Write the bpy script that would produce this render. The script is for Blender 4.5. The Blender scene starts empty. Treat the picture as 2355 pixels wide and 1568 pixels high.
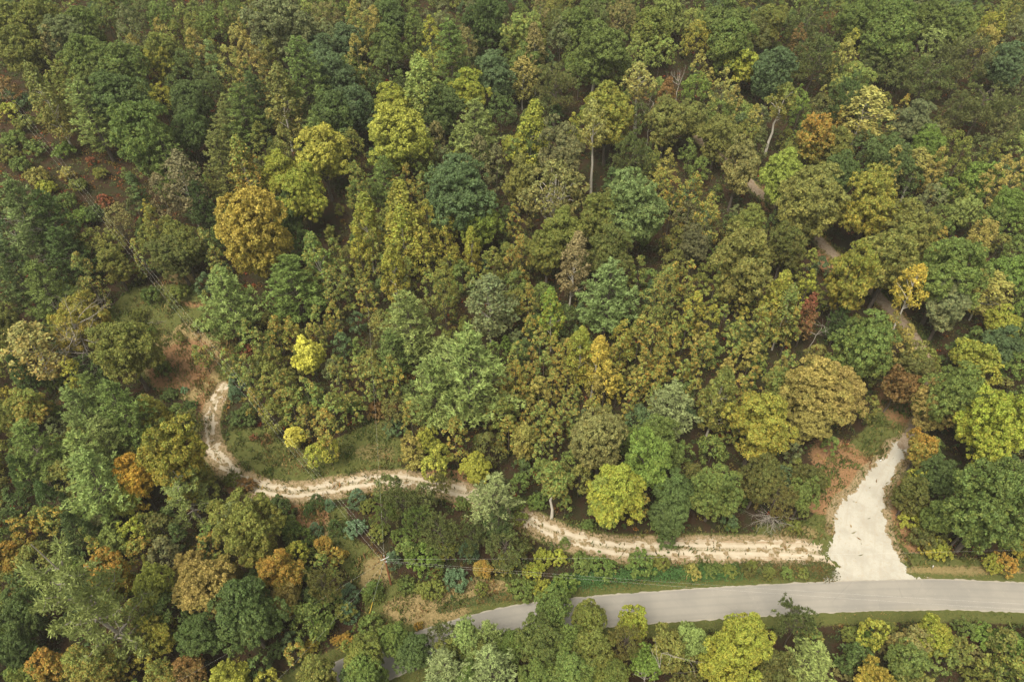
import bpy, math, random
import numpy as np
from mathutils import Vector

# ---------------------------------------------------------------- camera, light, exposure
scene = bpy.context.scene
CAMZ, PITCH, LENS = 117.0, 43.0, 24.0
cam_d = bpy.data.cameras.new("camera")
cam = bpy.data.objects.new("camera", cam_d)
scene.collection.objects.link(cam)
cam.location = (0, 0, CAMZ)
cam.rotation_euler = (math.radians(90 - PITCH), 0, 0)
cam_d.lens = LENS
cam_d.sensor_width = 36
cam_d.clip_start = 0.5
cam_d.clip_end = 3000
scene.camera = cam

SUN_EL, SUN_AZ = 62.0, 215.0        # azimuth: direction the sun stands in, clockwise from +Y
world = bpy.data.worlds.new("World")
scene.world = world
world.use_nodes = True
nt = world.node_tree
bgn = nt.nodes["Background"]
sky = nt.nodes.new("ShaderNodeTexSky")
sky.sky_type = 'NISHITA'
sky.sun_disc = False
sky.sun_elevation = math.radians(SUN_EL)
sky.sun_rotation = math.radians(SUN_AZ)
sky.air_density = 1.0
sky.dust_density = 4.0
sky.ozone_density = 1.0
hs = nt.nodes.new("ShaderNodeHueSaturation")
hs.inputs["Saturation"].default_value = 0.18
nt.links.new(sky.outputs[0], hs.inputs["Color"])
wm = nt.nodes.new("ShaderNodeMix"); wm.data_type = 'RGBA'; wm.blend_type = 'MULTIPLY'; wm.inputs[0].default_value = 1
wm.inputs[7].default_value = (1.0, .97, .86, 1)      # thin warm overcast
nt.links.new(hs.outputs[0], wm.inputs[6])
nt.links.new(wm.outputs[2], bgn.inputs["Color"])
bgn.inputs["Strength"].default_value = 0.13

sun_d = bpy.data.lights.new("sun", 'SUN')
sun_d.energy = 2.5
sun_d.angle = math.radians(30)
sun_d.color = (1.0, 0.93, 0.80)
sun = bpy.data.objects.new("sun", sun_d)
scene.collection.objects.link(sun)
az, el = math.radians(SUN_AZ), math.radians(SUN_EL)
sdir = Vector((math.sin(az) * math.cos(el), math.cos(az) * math.cos(el), math.sin(el)))
sun.rotation_euler = (-sdir).to_track_quat('-Z', 'Y').to_euler()

scene.view_settings.view_transform = 'Standard'
scene.view_settings.look = 'None'
scene.view_settings.exposure = 0.82
scene.view_settings.gamma = 1

rng = np.random.default_rng(7)
random.seed(7)
COL = scene.collection

# ---------------------------------------------------------------- terrain shape and picture-to-ground helpers
F = 2354 * LENS / 36.0
CX, CY = 1177.0, 784.0
_s, _c = math.sin(math.radians(PITCH)), math.cos(math.radians(PITCH))


def sstep(a, b, x):
    t = np.clip((x - a) / (b - a), 0, 1)
    return t * t * (3 - 2 * t)


def H(x, y):
    x = np.asarray(x, float); y = np.asarray(y, float)
    s = np.clip((y - 95) / 170.0, 0, None)
    z = 40 * s ** 1.25 - 4 * np.clip(s - 1.1, 0, None) ** 2
    z = z + 9 * sstep(70, 150, -x) * sstep(70, 170, y)
    amp = sstep(85, 130, y) * 0.9 + 0.12
    z = z + amp * (1.3 * np.sin(x * .043 + 1.3) * np.cos(y * .051 + x * .011) + .6 * np.sin(x * .11 + y * .083))
    z = z - 1.2 * sstep(52, 40, y)
    return z


def ray(px, py):
    dx, u = px - CX, CY - py
    d = np.array([dx, _c * F + _s * u, -_s * F + _c * u])
    return d / np.linalg.norm(d)


def march(px, py, h=0.0):
    """point on the ray through picture point (px, py) that is h above the ground"""
    d = ray(px, py)
    lo, hi = 20.0, 900.0
    ts = np.arange(lo, hi, 2.0)
    P = np.outer(ts, d); P[:, 2] += CAMZ
    g = P[:, 2] - H(P[:, 0], P[:, 1]) - h
    idx = np.argmax(g < 0)
    if g[idx] >= 0:
        idx = len(ts) - 1
    a, b = ts[max(idx - 1, 0)], ts[idx]
    for _ in range(24):
        m = (a + b) / 2
        p = d * m
        if CAMZ + p[2] - float(H(p[0], p[1])) - h < 0: b = m
        else: a = m
    p = d * a
    return np.array([p[0], p[1], CAMZ + p[2]])


def proj(p):
    x, y, z = p[0], p[1], p[2] - CAMZ
    dep = y * _c - z * _s
    return CX + F * x / dep, CY - F * (y * _s + z * _c) / dep, dep


def gpt(px, py):
    p = march(px, py)
    return p[0], p[1]


def tag(o, label=None, cat=None, group=None, kind=None):
    if label: o['label'] = label
    if cat: o['category'] = cat
    if group: o['group'] = group
    if kind: o['kind'] = kind
    return o

# ---------------------------------------------------------------- mesh helper (numpy)


def mesh_np(name, V, faces, mat=None, attrs=None, colors=None, smooth=False):
    """faces: (n,k) int array; attrs: dict of per-vertex floats; colors: dict of per-vertex rgb"""
    me = bpy.data.meshes.new(name)
    V = np.asarray(V, np.float32)
    if not isinstance(faces, list):
        faces = [faces]
    faces = [np.asarray(f, np.int32) for f in faces if len(f)]
    me.vertices.add(len(V))
    me.vertices.foreach_set("co", V.ravel())
    nl = sum(f.size for f in faces); nf = sum(len(f) for f in faces)
    me.loops.add(nl)
    me.loops.foreach_set("vertex_index", np.concatenate([f.ravel() for f in faces]))
    me.polygons.add(nf)
    tot = np.concatenate([np.full(len(f), f.shape[1], np.int32) for f in faces])
    st = np.concatenate([[0], np.cumsum(tot)[:-1]]).astype(np.int32)
    me.polygons.foreach_set("loop_start", st)
    me.polygons.foreach_set("loop_total", tot)
    if smooth:
        me.polygons.foreach_set("use_smooth", np.ones(nf, bool))
    me.update(calc_edges=True)
    for k, a in (attrs or {}).items():
        at = me.attributes.new(k, 'FLOAT', 'POINT')
        at.data.foreach_set("value", np.asarray(a, np.float32))
    for k, a in (colors or {}).items():
        at = me.attributes.new(k, 'FLOAT_COLOR', 'POINT')
        c = np.ones((len(V), 4), np.float32); c[:, :3] = a
        at.data.foreach_set("color", c.ravel())
    if mat: me.materials.append(mat)
    return me


def add_obj(name, me, parent=None):
    o = bpy.data.objects.new(name, me)
    COL.objects.link(o)
    if parent: o.parent = parent
    return o

# ---------------------------------------------------------------- materials


def new_mat(name):
    m = bpy.data.materials.new(name)
    m.use_nodes = True
    n = m.node_tree.nodes
    return m, n, m.node_tree.links, n["Principled BSDF"]


def mixc(n, l, fac, a, b, mode='MIX'):
    mx = n.new("ShaderNodeMix"); mx.data_type = 'RGBA'; mx.blend_type = mode
    for sock, v in ((mx.inputs[0], fac), (mx.inputs[6], a), (mx.inputs[7], b)):
        if hasattr(v, 'is_output'): l.new(v, sock)
        elif isinstance(v, (int, float)): sock.default_value = v
        else: sock.default_value = (*v, 1)
    return mx.outputs[2]


def math_n(n, l, op, a, b=0.0, clamp=False, c=None):
    m = n.new("ShaderNodeMath"); m.operation = op; m.use_clamp = clamp
    for sock, v in ((m.inputs[0], a), (m.inputs[1], b)):
        if hasattr(v, 'is_output'): l.new(v, sock)
        else: sock.default_value = v
    if c is not None: m.inputs[2].default_value = c
    return m.outputs[0]


def ramp(n, l, val, p0, p1, c0=0.0, c1=1.0):
    m = n.new("ShaderNodeMapRange"); m.interpolation_type = 'SMOOTHSTEP'
    l.new(val, m.inputs[0])
    m.inputs[1].default_value = p0; m.inputs[2].default_value = p1
    m.inputs[3].default_value = c0; m.inputs[4].default_value = c1
    return m.outputs[0]


def noise(n, l, scale, detail=3.0, vec=None, rough=.6):
    t = n.new("ShaderNodeTexNoise")
    t.inputs["Scale"].default_value = scale
    t.inputs["Detail"].default_value = detail
    t.inputs["Roughness"].default_value = rough
    if vec: l.new(vec, t.inputs["Vector"])
    return t.outputs["Fac"]


def geo_pos(n):
    return n.new("ShaderNodeNewGeometry").outputs["Position"]


def attr_n(n, name, typ='GEOMETRY'):
    a = n.new("ShaderNodeAttribute"); a.attribute_name = name; a.attribute_type = typ
    return a


def foliage_mat(name, from_object=True):
    m, n, l, bs = new_mat(name)
    if from_object:
        ca = attr_n(n, "leaf_a", 'OBJECT').outputs["Color"]
        cb = attr_n(n, "leaf_b", 'OBJECT').outputs["Color"]
        amt = attr_n(n, "leaf_mix", 'OBJECT').outputs["Fac"]
    else:
        ca = attr_n(n, "leaf_a").outputs["Color"]
        cb = attr_n(n, "leaf_b").outputs["Color"]
        amt = attr_n(n, "leaf_mix").outputs["Fac"]
    rnd = attr_n(n, "rnd").outputs["Fac"]
    low = attr_n(n, "low").outputs["Fac"]
    pos = geo_pos(n)
    nz = noise(n, l, .55, 2, pos)
    # leaves turn in patches: clump noise + single leaf randomness, more on the lower branches
    f = math_n(n, l, 'MULTIPLY_ADD', nz, 1.5, c=-.75)
    f = math_n(n, l, 'ADD', f, amt)
    r2 = math_n(n, l, 'MULTIPLY_ADD', rnd, .9, c=-.45)
    f = math_n(n, l, 'ADD', f, r2)
    lo = math_n(n, l, 'MULTIPLY_ADD', low, 1.7, c=-.8)
    lo = math_n(n, l, 'MULTIPLY', lo, amt)
    f = math_n(n, l, 'ADD', f, lo, clamp=True)
    c = mixc(n, l, f, ca, cb)
    # leaf to leaf brightness
    w = n.new("ShaderNodeTexWhiteNoise"); w.noise_dimensions = '1D'
    l.new(math_n(n, l, 'MULTIPLY', rnd, 977.0), w.inputs["W"])
    br = math_n(n, l, 'MULTIPLY_ADD', w.outputs["Value"], .9, c=.55)
    nz2 = noise(n, l, .22, 1, pos)
    b2 = math_n(n, l, 'MULTIPLY_ADD', nz2, .8, c=.6)
    br = math_n(n, l, 'MULTIPLY', br, b2)
    vm = n.new("ShaderNodeVectorMath"); vm.operation = 'SCALE'
    l.new(c, vm.inputs[0]); l.new(br, vm.inputs["Scale"])
    l.new(vm.outputs[0], bs.inputs["Base Color"])
    bs.inputs["Roughness"].default_value = .62
    bs.inputs["Specular IOR Level"].default_value = .22
    tr = n.new("ShaderNodeBsdfTranslucent"); l.new(vm.outputs[0], tr.inputs["Color"])
    ms = n.new("ShaderNodeMixShader"); ms.inputs[0].default_value = .27
    l.new(bs.outputs[0], ms.inputs[1]); l.new(tr.outputs[0], ms.inputs[2])
    l.new(ms.outputs[0], n["Material Output"].inputs["Surface"])
    return m


M_LEAF = foliage_mat("leaves_by_tree", True)
M_LEAF_V = foliage_mat("leaves_mixed", False)


def bark_mat(name, col, col2, sc=6):
    m, n, l, bs = new_mat(name)
    tc = n.new("ShaderNodeTexCoord").outputs["Object"]
    mp = n.new("ShaderNodeMapping"); mp.inputs["Scale"].default_value = (1, 1, .18)
    l.new(tc, mp.inputs[0])
    nz = noise(n, l, sc, 5, mp.outputs[0])
    l.new(mixc(n, l, ramp(n, l, nz, .35, .65), col, col2), bs.inputs["Base Color"])
    bs.inputs["Roughness"].default_value = .9
    return m


M_BARK = bark_mat("bark_brown", (.055, .042, .032), (.12, .095, .072))
M_PALE = bark_mat("bark_pale", (.42, .38, .31), (.60, .55, .47))
M_DEAD = bark_mat("dead_wood", (.20, .175, .145), (.38, .34, .29))
M_DEADB = bark_mat("dead_wood_brown", (.16, .12, .09), (.32, .26, .20))
M_DEADB2 = bark_mat("bark_grey", (.20, .18, .15), (.36, .33, .28))
# ---------------------------------------------------------------- tree prototypes


def unit(v):
    return v / np.maximum(np.linalg.norm(v, axis=-1, keepdims=True), 1e-9)


class Leaves:
    """collects leaf sprays as small bent rhombus faces"""

    def __init__(s):
        s.c, s.n, s.L, s.W, s.t = [], [], [], [], []

    def add(s, c, n, L, W=None, t=None):
        N = len(c)
        s.c.append(c); s.n.append(unit(n))
        L = np.broadcast_to(L, N).astype(float)
        s.L.append(L); s.W.append(L * .62 if W is None else np.broadcast_to(W, N).astype(float))
        s.t.append(unit(t) if t is not None else unit(rng.normal(size=(N, 3))))

    def arrays(s, z0=0, z1=1):
        c = np.concatenate(s.c); n = np.concatenate(s.n); L = np.concatenate(s.L)[:, None]; W = np.concatenate(s.W)[:, None]
        t = np.concatenate(s.t)
        t = unit(t - n * np.sum(t * n, 1, keepdims=True))
        b = np.cross(n, t)
        N = len(c)
        V = np.empty((N, 4, 3))
        V[:, 0] = c - t * L
        V[:, 1] = c + b * W - n * L * .18
        V[:, 2] = c + t * L
        V[:, 3] = c - b * W - n * L * .18
        Q = np.arange(N * 4).reshape(N, 4)
        rnd = np.repeat(rng.random(N), 4)
        low = np.repeat(np.clip(1 - (c[:, 2] - z0) / max(z1 - z0, .01), 0, 1), 4)
        return V.reshape(-1, 3), Q, rnd, low


class Wood:
    def __init__(s): s.V, s.Fc, s.n = [], [], 0

    def tube(s, pts, radii, k=6):
        pts = np.asarray(pts, float)
        m = len(pts)
        d = unit(np.gradient(pts, axis=0))
        ref = np.array([0.31, .17, .93]) if abs(d[0][2]) < .8 else np.array([1., .1, 0])
        a = unit(np.cross(d, ref)); b = np.cross(d, a)
        ang = np.linspace(0, 2 * np.pi, k, endpoint=False)
        r = np.asarray(radii, float)[:, None, None]
        ring = pts[:, None] + r * (np.cos(ang)[None, :, None] * a[:, None] + np.sin(ang)[None, :, None] * b[:, None])
        s.V.append(ring.reshape(-1, 3))
        i = np.arange(m - 1)[:, None] * k + np.arange(k)[None]
        j = np.arange(m - 1)[:, None] * k + (np.arange(k)[None] + 1) % k
        q = np.stack([i, j, j + k, i + k], -1).reshape(-1, 4) + s.n
        s.Fc.append(q); s.n += m * k

    def mesh(s, name, mat):
        return mesh_np(name, np.concatenate(s.V), np.concatenate(s.Fc), mat, smooth=True)


def curve(p0, p1, sag=0.0, wob=.15, m=6):
    p0 = np.asarray(p0, float); p1 = np.asarray(p1, float)
    t = np.linspace(0, 1, m)[:, None]
    L = np.linalg.norm(p1 - p0)
    p = p0 + (p1 - p0) * t
    p[:, 2] += (sag * 4 * t * (1 - t))[:, 0]
    w = rng.normal(size=(m, 3)) * wob * L * .12
    w[0] = 0
    return p + w * np.sin(t * np.pi * .5)


def sphere_dirs(n, zmin=-.3, jit=.15):
    i = np.arange(n) + .5
    z = 1 - (1 - zmin) * i / n
    ph = i * 2.39996 + rng.random() * 6
    r = np.sqrt(np.clip(1 - z * z, 0, 1))
    return unit(np.stack([r * np.cos(ph), r * np.sin(ph), z], 1) + rng.normal(size=(n, 3)) * jit)


def puffs(lv, centers, radii, outward, per, leaf, up=.55, flat=.75):
    """leaf clumps: leaves on the outer/upper shell of many small puffs"""
    n = len(centers)
    ci = np.repeat(np.arange(n), per)
    d = unit(rng.normal(size=(n * per, 3)) + outward[ci] * .8 + np.array([0, 0, up]))
    r = radii[ci][:, None] * rng.uniform(.55, 1.08, (n * per, 1))
    p = centers[ci] + d * r * np.array([1, 1, flat])
    nn = d * .8 + rng.normal(size=d.shape) * .55 + np.array([0, 0, .35])
    lv.add(p, nn, leaf * rng.uniform(.65, 1.35, n * per))


def proto_oak(R=5.5, c=5.2, H=15., lobes=30, leaf=.17, irr=.5, gaps=0.0, limbs=9, sub=12, per=54, pale=False, zmin=-.62):
    lv, wd = Leaves(), Wood()
    zc = H - c
    D = sphere_dirs(lobes, zmin, .22)
    s = rng.uniform(.62, .95, lobes) * (1 + irr * rng.uniform(-.6, .5, lobes))
    ctr = D * s[:, None] * np.array([R, R, c]) * .80
    ctr[:, :2] *= (1 - .45 * np.clip(-D[:, 2:], 0, 1))
    ctr[:, 2] += zc
    rl = rng.uniform(.20, .36, lobes) * R
    keep = rng.random(lobes) > gaps
    ctr, rl, D = ctr[keep], rl[keep], D[keep]
    for q in range(len(ctr)):
        dd = sphere_dirs(sub, -.5, .3)
        dd = unit(dd + D[q] * .7)
        cc = ctr[q] + dd * rl[q] * np.array([1, 1, .8])
        pr = rng.uniform(.32, .78, sub) * (R / 5.5) ** .5
        puffs(lv, cc, pr, dd, per, leaf)
    nc = int(260 * R)
    if gaps < .2:
        dd = unit(rng.normal(size=(nc, 3)))
        p = dd * rng.uniform(.25, .66, (nc, 1)) * np.array([R, R, c]) * .9 + np.array([0, 0, zc - .05 * c])
        lv.add(p, dd + rng.normal(size=dd.shape) * .6, .34)
    r0 = .028 * H
    top = np.array([rng.normal() * .3, rng.normal() * .3, zc + c * .45])
    wd.tube(curve([0, 0, -.6], top, 0, .25, 8), np.linspace(r0, r0 * .25, 8), 7)
    for q in range(min(limbs, len(ctr))):
        k = q * max(1, len(ctr) // limbs) % len(ctr)
        z0 = zc - c * rng.uniform(.3, .9)
        wd.tube(curve([0, 0, max(z0, H * .18)], ctr[k], .5, .35, 6), np.linspace(r0 * .45, r0 * .08, 6), 5)
    return lv, wd, (zc - c, H)


def proto_poplar(R=2.2, H=10., base=.22, n=92, per=34, leaf=.165, pale=False, point=1.0, thick=1.0):
    lv, wd = Leaves(), Wood()
    t = np.sort(rng.random(n)) ** .85
    z = H * (base + (1 - base) * t)
    prof = np.sin(np.clip(t * .93 + .10, 0, 1) * np.pi) ** .72 * (1 - .35 * t * point)
    a = np.arange(n) * 2.4 + rng.normal(size=n) * .4
    rr = R * prof * rng.uniform(.35, 1.0, n)
    cc = np.stack([rr * np.cos(a), rr * np.sin(a), z], 1)
    out = unit(np.stack([np.cos(a), np.sin(a), np.full(n, .5)], 1))
    puffs(lv, cc, rng.uniform(.34, .74, n) * (R / 2.2) ** .6, out, per, leaf, .5, 1.0)
    r0 = (.012 * H + .02) * thick
    wd.tube(curve([0, 0, -.5], [0, 0, H * .96], 0, .08, 9), np.linspace(r0, r0 * .15, 9), 6)
    for q in range(0, n, 5):
        wd.tube(curve([0, 0, max(z[q] - rr[q] * .9, H * .15)], cc[q], .1, .2, 4), np.linspace(r0 * .35, r0 * .08, 4), 4)
    return lv, wd, (H * base, H)


def proto_pine(R=4.6, H=17., base=.2, step=.8, nb=7, shape=.88, upturn=.35, tuft=.36, dens=1.7, dead_low=True):
    lv, wd = Leaves(), Wood()
    r0 = .016 * H
    wd.tube(curve([0, 0, -.5], [0, 0, H * .97], 0, .05, 9), np.linspace(r0, r0 * .12, 9), 7)
    z = H * base
    while z < H * .985:
        t = (z / H - base) / (1 - base)
        L0 = R * (1 - t) ** shape * (min(1, .55 + t * 2.2)) + .25
        k = nb if t < .9 else 4
        a0 = rng.random() * 6.3
        for q in range(k):
            if rng.random() < .10: continue
            a = a0 + q * 2 * math.pi / k + rng.normal() * .22
            L = L0 * rng.uniform(.6, 1.2)
            zz = z + rng.normal() * step * .3
            m = max(3, int(L / .42))
            s = np.linspace(.12, 1, m)
            x = s * L
            zz_ = zz + L * (upturn * s ** 2 - .12 * s) + 0
            px = np.stack([np.cos(a) * x, np.sin(a) * x, zz_], 1)
            pts = px[::max(1, m // 3)]
            if len(pts) > 1 and L > .9:
                wd.tube(np.concatenate([[[0, 0, zz]], pts]), np.linspace(r0 * .22, .015, len(pts) + 1), 4)
            side = np.array([-math.sin(a), math.cos(a), 0])
            outv = np.array([math.cos(a), math.sin(a), .25])
            for g in range(m):
                if s[g] < .3: continue
                wdt = .38 * L * (1 - abs(s[g] - .62) * 1.1) * .55
                kk = max(1, int(round(2.2 * dens * max(.6, wdt))))
                off = rng.uniform(-1, 1, kk) * wdt
                c0 = px[g] + side * off[:, None] + rng.normal(size=(kk, 3)) * .12 + np.array([0, 0, .05]) - outv * (np.abs(off) * .5)[:, None]
                nq = 9
                c1 = np.repeat(c0, nq, 0)
                d = unit(rng.normal(size=(kk * nq, 3)) * .62 + outv * .75 + np.array([0, 0, .42]) + side * (np.repeat(off, nq)[:, None] * .25))
                nn = np.cross(d, rng.normal(size=d.shape)) + np.array([0, 0, .6])
                lv.add(c1 + d * tuft * .55, nn, tuft * rng.uniform(.6, 1.1, kk * nq), tuft * .20, d)
        z += step * rng.uniform(.8, 1.15) * (1 if t < .75 else .7)
    return lv, wd, (H * base, H)


def proto_scrubpine(R=4., H=12., lobes=26, per=30):
    """Virginia pine: irregular, flat sprays of short needles, brown wood showing"""
    lv, wd = Leaves(), Wood()
    c = H * .36; zc = H - c
    D = sphere_dirs(lobes, -.6, .3)
    ctr = D * rng.uniform(.55, 1.0, (lobes, 1)) * np.array([R, R, c]) + np.array([0, 0, zc])
    r0 = .015 * H
    wd.tube(curve([0, 0, -.5], [0, 0, H * .93], 0, .2, 9), np.linspace(r0, r0 * .2, 9), 6)
    for q in range(lobes):
        z0 = max(H * .25, ctr[q][2] - rng.uniform(.2, 1.5))
        wd.tube(curve([0, 0, z0], ctr[q], .2, .3, 5), np.linspace(r0 * .35, .02, 5), 4)
        n = 8
        cc = ctr[q] + rng.normal(size=(n, 3)) * np.array([.75, .75, .28]) * R / 4
        ci = np.repeat(np.arange(n), per)
        d = unit(rng.normal(size=(n * per, 3)) * .7 + D[q] * .5 + np.array([0, 0, .5]))
        p = cc[ci] + d * rng.uniform(.1, .5, (n * per, 1))
        nn = np.cross(d, rng.normal(size=d.shape)) + np.array([0, 0, .5])
        lv.add(p, nn, .22 * rng.uniform(.6, 1.2, n * per), .07, d)
    return lv, wd, (zc - c, H)


def proto_cone(R=2.6, H=9., n=230, per=36, leaf=.17, droop=.2, power=.85):
    """dense conical evergreen (hemlock, cedar)"""
    lv, wd = Leaves(), Wood()
    t = rng.random(n) ** 1.35
    a = np.arange(n) * 2.4
    rr = R * (1 - t) ** power * rng.uniform(.7, 1.05, n)
    z = H * (.05 + .93 * t) - droop * rr
    cc = np.stack([rr * np.cos(a), rr * np.sin(a), z], 1)
    out = unit(np.stack([np.cos(a), np.sin(a), np.full(n, .1)], 1))
    ci = np.repeat(np.arange(n), per)
    d = unit(rng.normal(size=(n * per, 3)) * .6 + out[ci] + np.array([0, 0, .15]))
    p = cc[ci] + d * rng.uniform(.05, .48, (n * per, 1))
    nn = np.cross(d, rng.normal(size=d.shape)) + np.array([0, 0, .7])
    lv.add(p, nn, leaf * rng.uniform(.6, 1.2, n * per), leaf * .36, d)
    wd.tube([[0, 0, -.4], [0, 0, H * .5], [0, 0, H * .95]], [.012 * H, .008 * H, .01], 6)
    return lv, wd, (0, H)


def proto_shrub(R=1.6, H=2.4, n=42, per=34, leaf=.16, stems=7, rag=.35):
    lv, wd = Leaves(), Wood()
    D = sphere_dirs(n, -.25, .3)
    cc = D * rng.uniform(.55, 1, (n, 1)) * np.array([R, R, H * .52]) * (1 + rng.normal(size=(n, 1)) * rag * .3) + np.array([0, 0, H * .45])
    puffs(lv, cc, rng.uniform(.22, .46, n), D, per, leaf, .5, .9)
    for q in range(stems):
        wd.tube(curve([rng.normal() * .1, rng.normal() * .1, -.2], cc[q * (n // stems)], .1, .3, 4), [.035, .028, .02, .01], 4)
    return lv, wd, (0, H)


def branchy(wd, p, d, L, r, depth, spread=.65, up=.15, kids=3):
    m = 5
    pts = [np.array(p, float)]
    dd = np.array(d, float)
    for _ in range(m - 1):
        dd = unit(dd + rng.normal(size=3) * .16 + np.array([0, 0, up * .12]))
        pts.append(pts[-1] + dd * L / (m - 1))
    wd.tube(pts, np.linspace(r, r * .45, m), 6 if r > .06 else 4)
    if depth <= 0: return
    for q in range(kids):
        k = rng.integers(1, m)
        nd = unit(dd + rng.normal(size=3) * spread + np.array([0, 0, up]))
        branchy(wd, pts[k] if q else pts[-1], nd, L * rng.uniform(.45, .75), r * rng.uniform(.35, .55), depth - 1, spread, up, kids)


def proto_snag(H=10., r=.2, kids=4, depth=3, fork=.45, spread=.8, up=.2):
    wd = Wood(); tw = Wood()
    n = 7
    pts = curve([0, 0, -.4], [rng.normal() * .5, rng.normal() * .5, H * .85], 0, .25, n)
    wd.tube(pts, np.linspace(r, r * .25, n), 8)
    for q in range(kids * 2):
        k = rng.integers(int(n * fork), n)
        a = rng.random() * 6.3
        d = unit(np.array([math.cos(a), math.sin(a), rng.uniform(.1, 1.0)]))
        branchy(tw, pts[k], d, H * rng.uniform(.16, .32), r * .38, depth - 1, spread, up, 3)
    return wd, tw, (0, H)


def proto_oldpine(R=6.5, H=17.):
    """old open pine: forking grey limbs showing, plumes of needles on the outer ends"""
    lv, wd = Leaves(), Wood()
    tr = curve([0, 0, -.5], [.4, .3, H * .93], 0, .3, 10)
    wd.tube(tr, np.linspace(.34, .06, 10), 8)
    for q in range(34):
        t = .22 + .75 * (q / 34)
        a = q * 2.4 + rng.normal() * .3
        L = R * (1.05 - .55 * t) * rng.uniform(.7, 1.1)
        p0 = tr[min(9, int(t * 9))]
        e = p0 + np.array([math.cos(a) * L, math.sin(a) * L, L * rng.uniform(.05, .4)])
        c = curve(p0, e, -.2, .5, 8)
        wd.tube(c, np.linspace(.15, .03, 8), 5)
        for k in range(3, 8):
            for g in range(3):
                side = unit(rng.normal(size=3)) * np.array([1, 1, .35]); l2 = rng.uniform(.5, 1.5)
                tip = c[k] + side * l2
                if g == 0: wd.tube([c[k], tip], [.03, .012], 4)
                nq = 17
                f = rng.random((nq, 1)) * .9 + .2
                pp = c[k] + side * l2 * f + rng.normal(size=(nq, 3)) * .2
                d = unit(rng.normal(size=(nq, 3)) * .7 + side + np.array([0, 0, .5]))
                lv.add(pp + d * .2, np.cross(d, rng.normal(size=d.shape)) + np.array([0, 0, .7]), .36 * rng.uniform(.6, 1.1, nq), .085, d)
    return lv, wd, (H * .2, H)


PROTO = {}


def reg(kind, maker, nvar, trunk_mat, R, H, **kw):
    out = []
    for v in range(nvar):
        lv, wd, (z0, z1) = maker(R=R, H=H, **kw)
        V, Q, rnd, low = lv.arrays(z0, z1)
        cm = mesh_np("crown_" + kind, V, Q, M_LEAF, {'rnd': rnd, 'low': low})
        tm = wd.mesh("trunk_" + kind, trunk_mat)
        # measured radius of the foliage, so copies come out at the width read from the photograph
        rm = np.percentile(np.hypot(V[:, 0], V[:, 1]), 96)
        out.append((cm, tm, rm, float(np.percentile(V[:, 2], 99.7))))
    PROTO[kind] = out


reg('oak', proto_oak, 5, M_BARK, 5.5, 15., c=6.7, lobes=46)
reg('oaktall', proto_oak, 3, M_BARK, 4.2, 15., c=6.8, lobes=38, sub=10)
reg('oaksmall', proto_oak, 4, M_BARK, 3.4, 10., c=4.6, lobes=28, sub=10, per=42, leaf=.165)
reg('stem', proto_oak, 1, M_PALE, 3.0, 12., c=3.9, lobes=30, sub=9, per=34, leaf=.165)
reg('khaki', proto_oak, 2, M_PALE, 5.5, 14., c=6.0, lobes=40, sub=9, per=20, leaf=.2, gaps=.25, limbs=24)
reg('fern', proto_oak, 2, M_BARK, 4.5, 10., c=3.6, lobes=30, sub=9, per=26, leaf=.24, irr=.5)
reg('pop', proto_poplar, 9, M_BARK, 2.2, 10.)
reg('poptall', proto_poplar, 5, M_PALE, 3.2, 15., n=130, per=40, leaf=.19, base=.18)
reg('thin', proto_poplar, 3, M_PALE, 3.2, 18., n=74, per=34, leaf=.19, base=.55, point=.5, thick=1.35)
reg('sparse', proto_poplar, 2, M_PALE, 3.4, 14., n=150, per=22, leaf=.18, base=.25, point=.5, thick=.6)
reg('pine', proto_pine, 4, M_BARK, 4.6, 14.5)
reg('pinetall', proto_pine, 2, M_BARK, 3.8, 18., shape=.62, upturn=.2)
reg('oldpine', proto_oldpine, 2, M_DEAD, 6.5, 17.)
reg('vpine', proto_scrubpine, 4, M_BARK, 4.0, 11.)
reg('cone', proto_cone, 2, M_BARK, 3.0, 9.)
reg('cedar', proto_cone, 3, M_BARK, 1.5, 3.4, n=90, per=30, leaf=.14, droop=0, power=.5)
reg('shrub', proto_shrub, 4, M_BARK, 1.6, 2.4)
reg('bush', proto_shrub, 3, M_BARK, 2.6, 2.8, n=90, per=38, leaf=.18)
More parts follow.
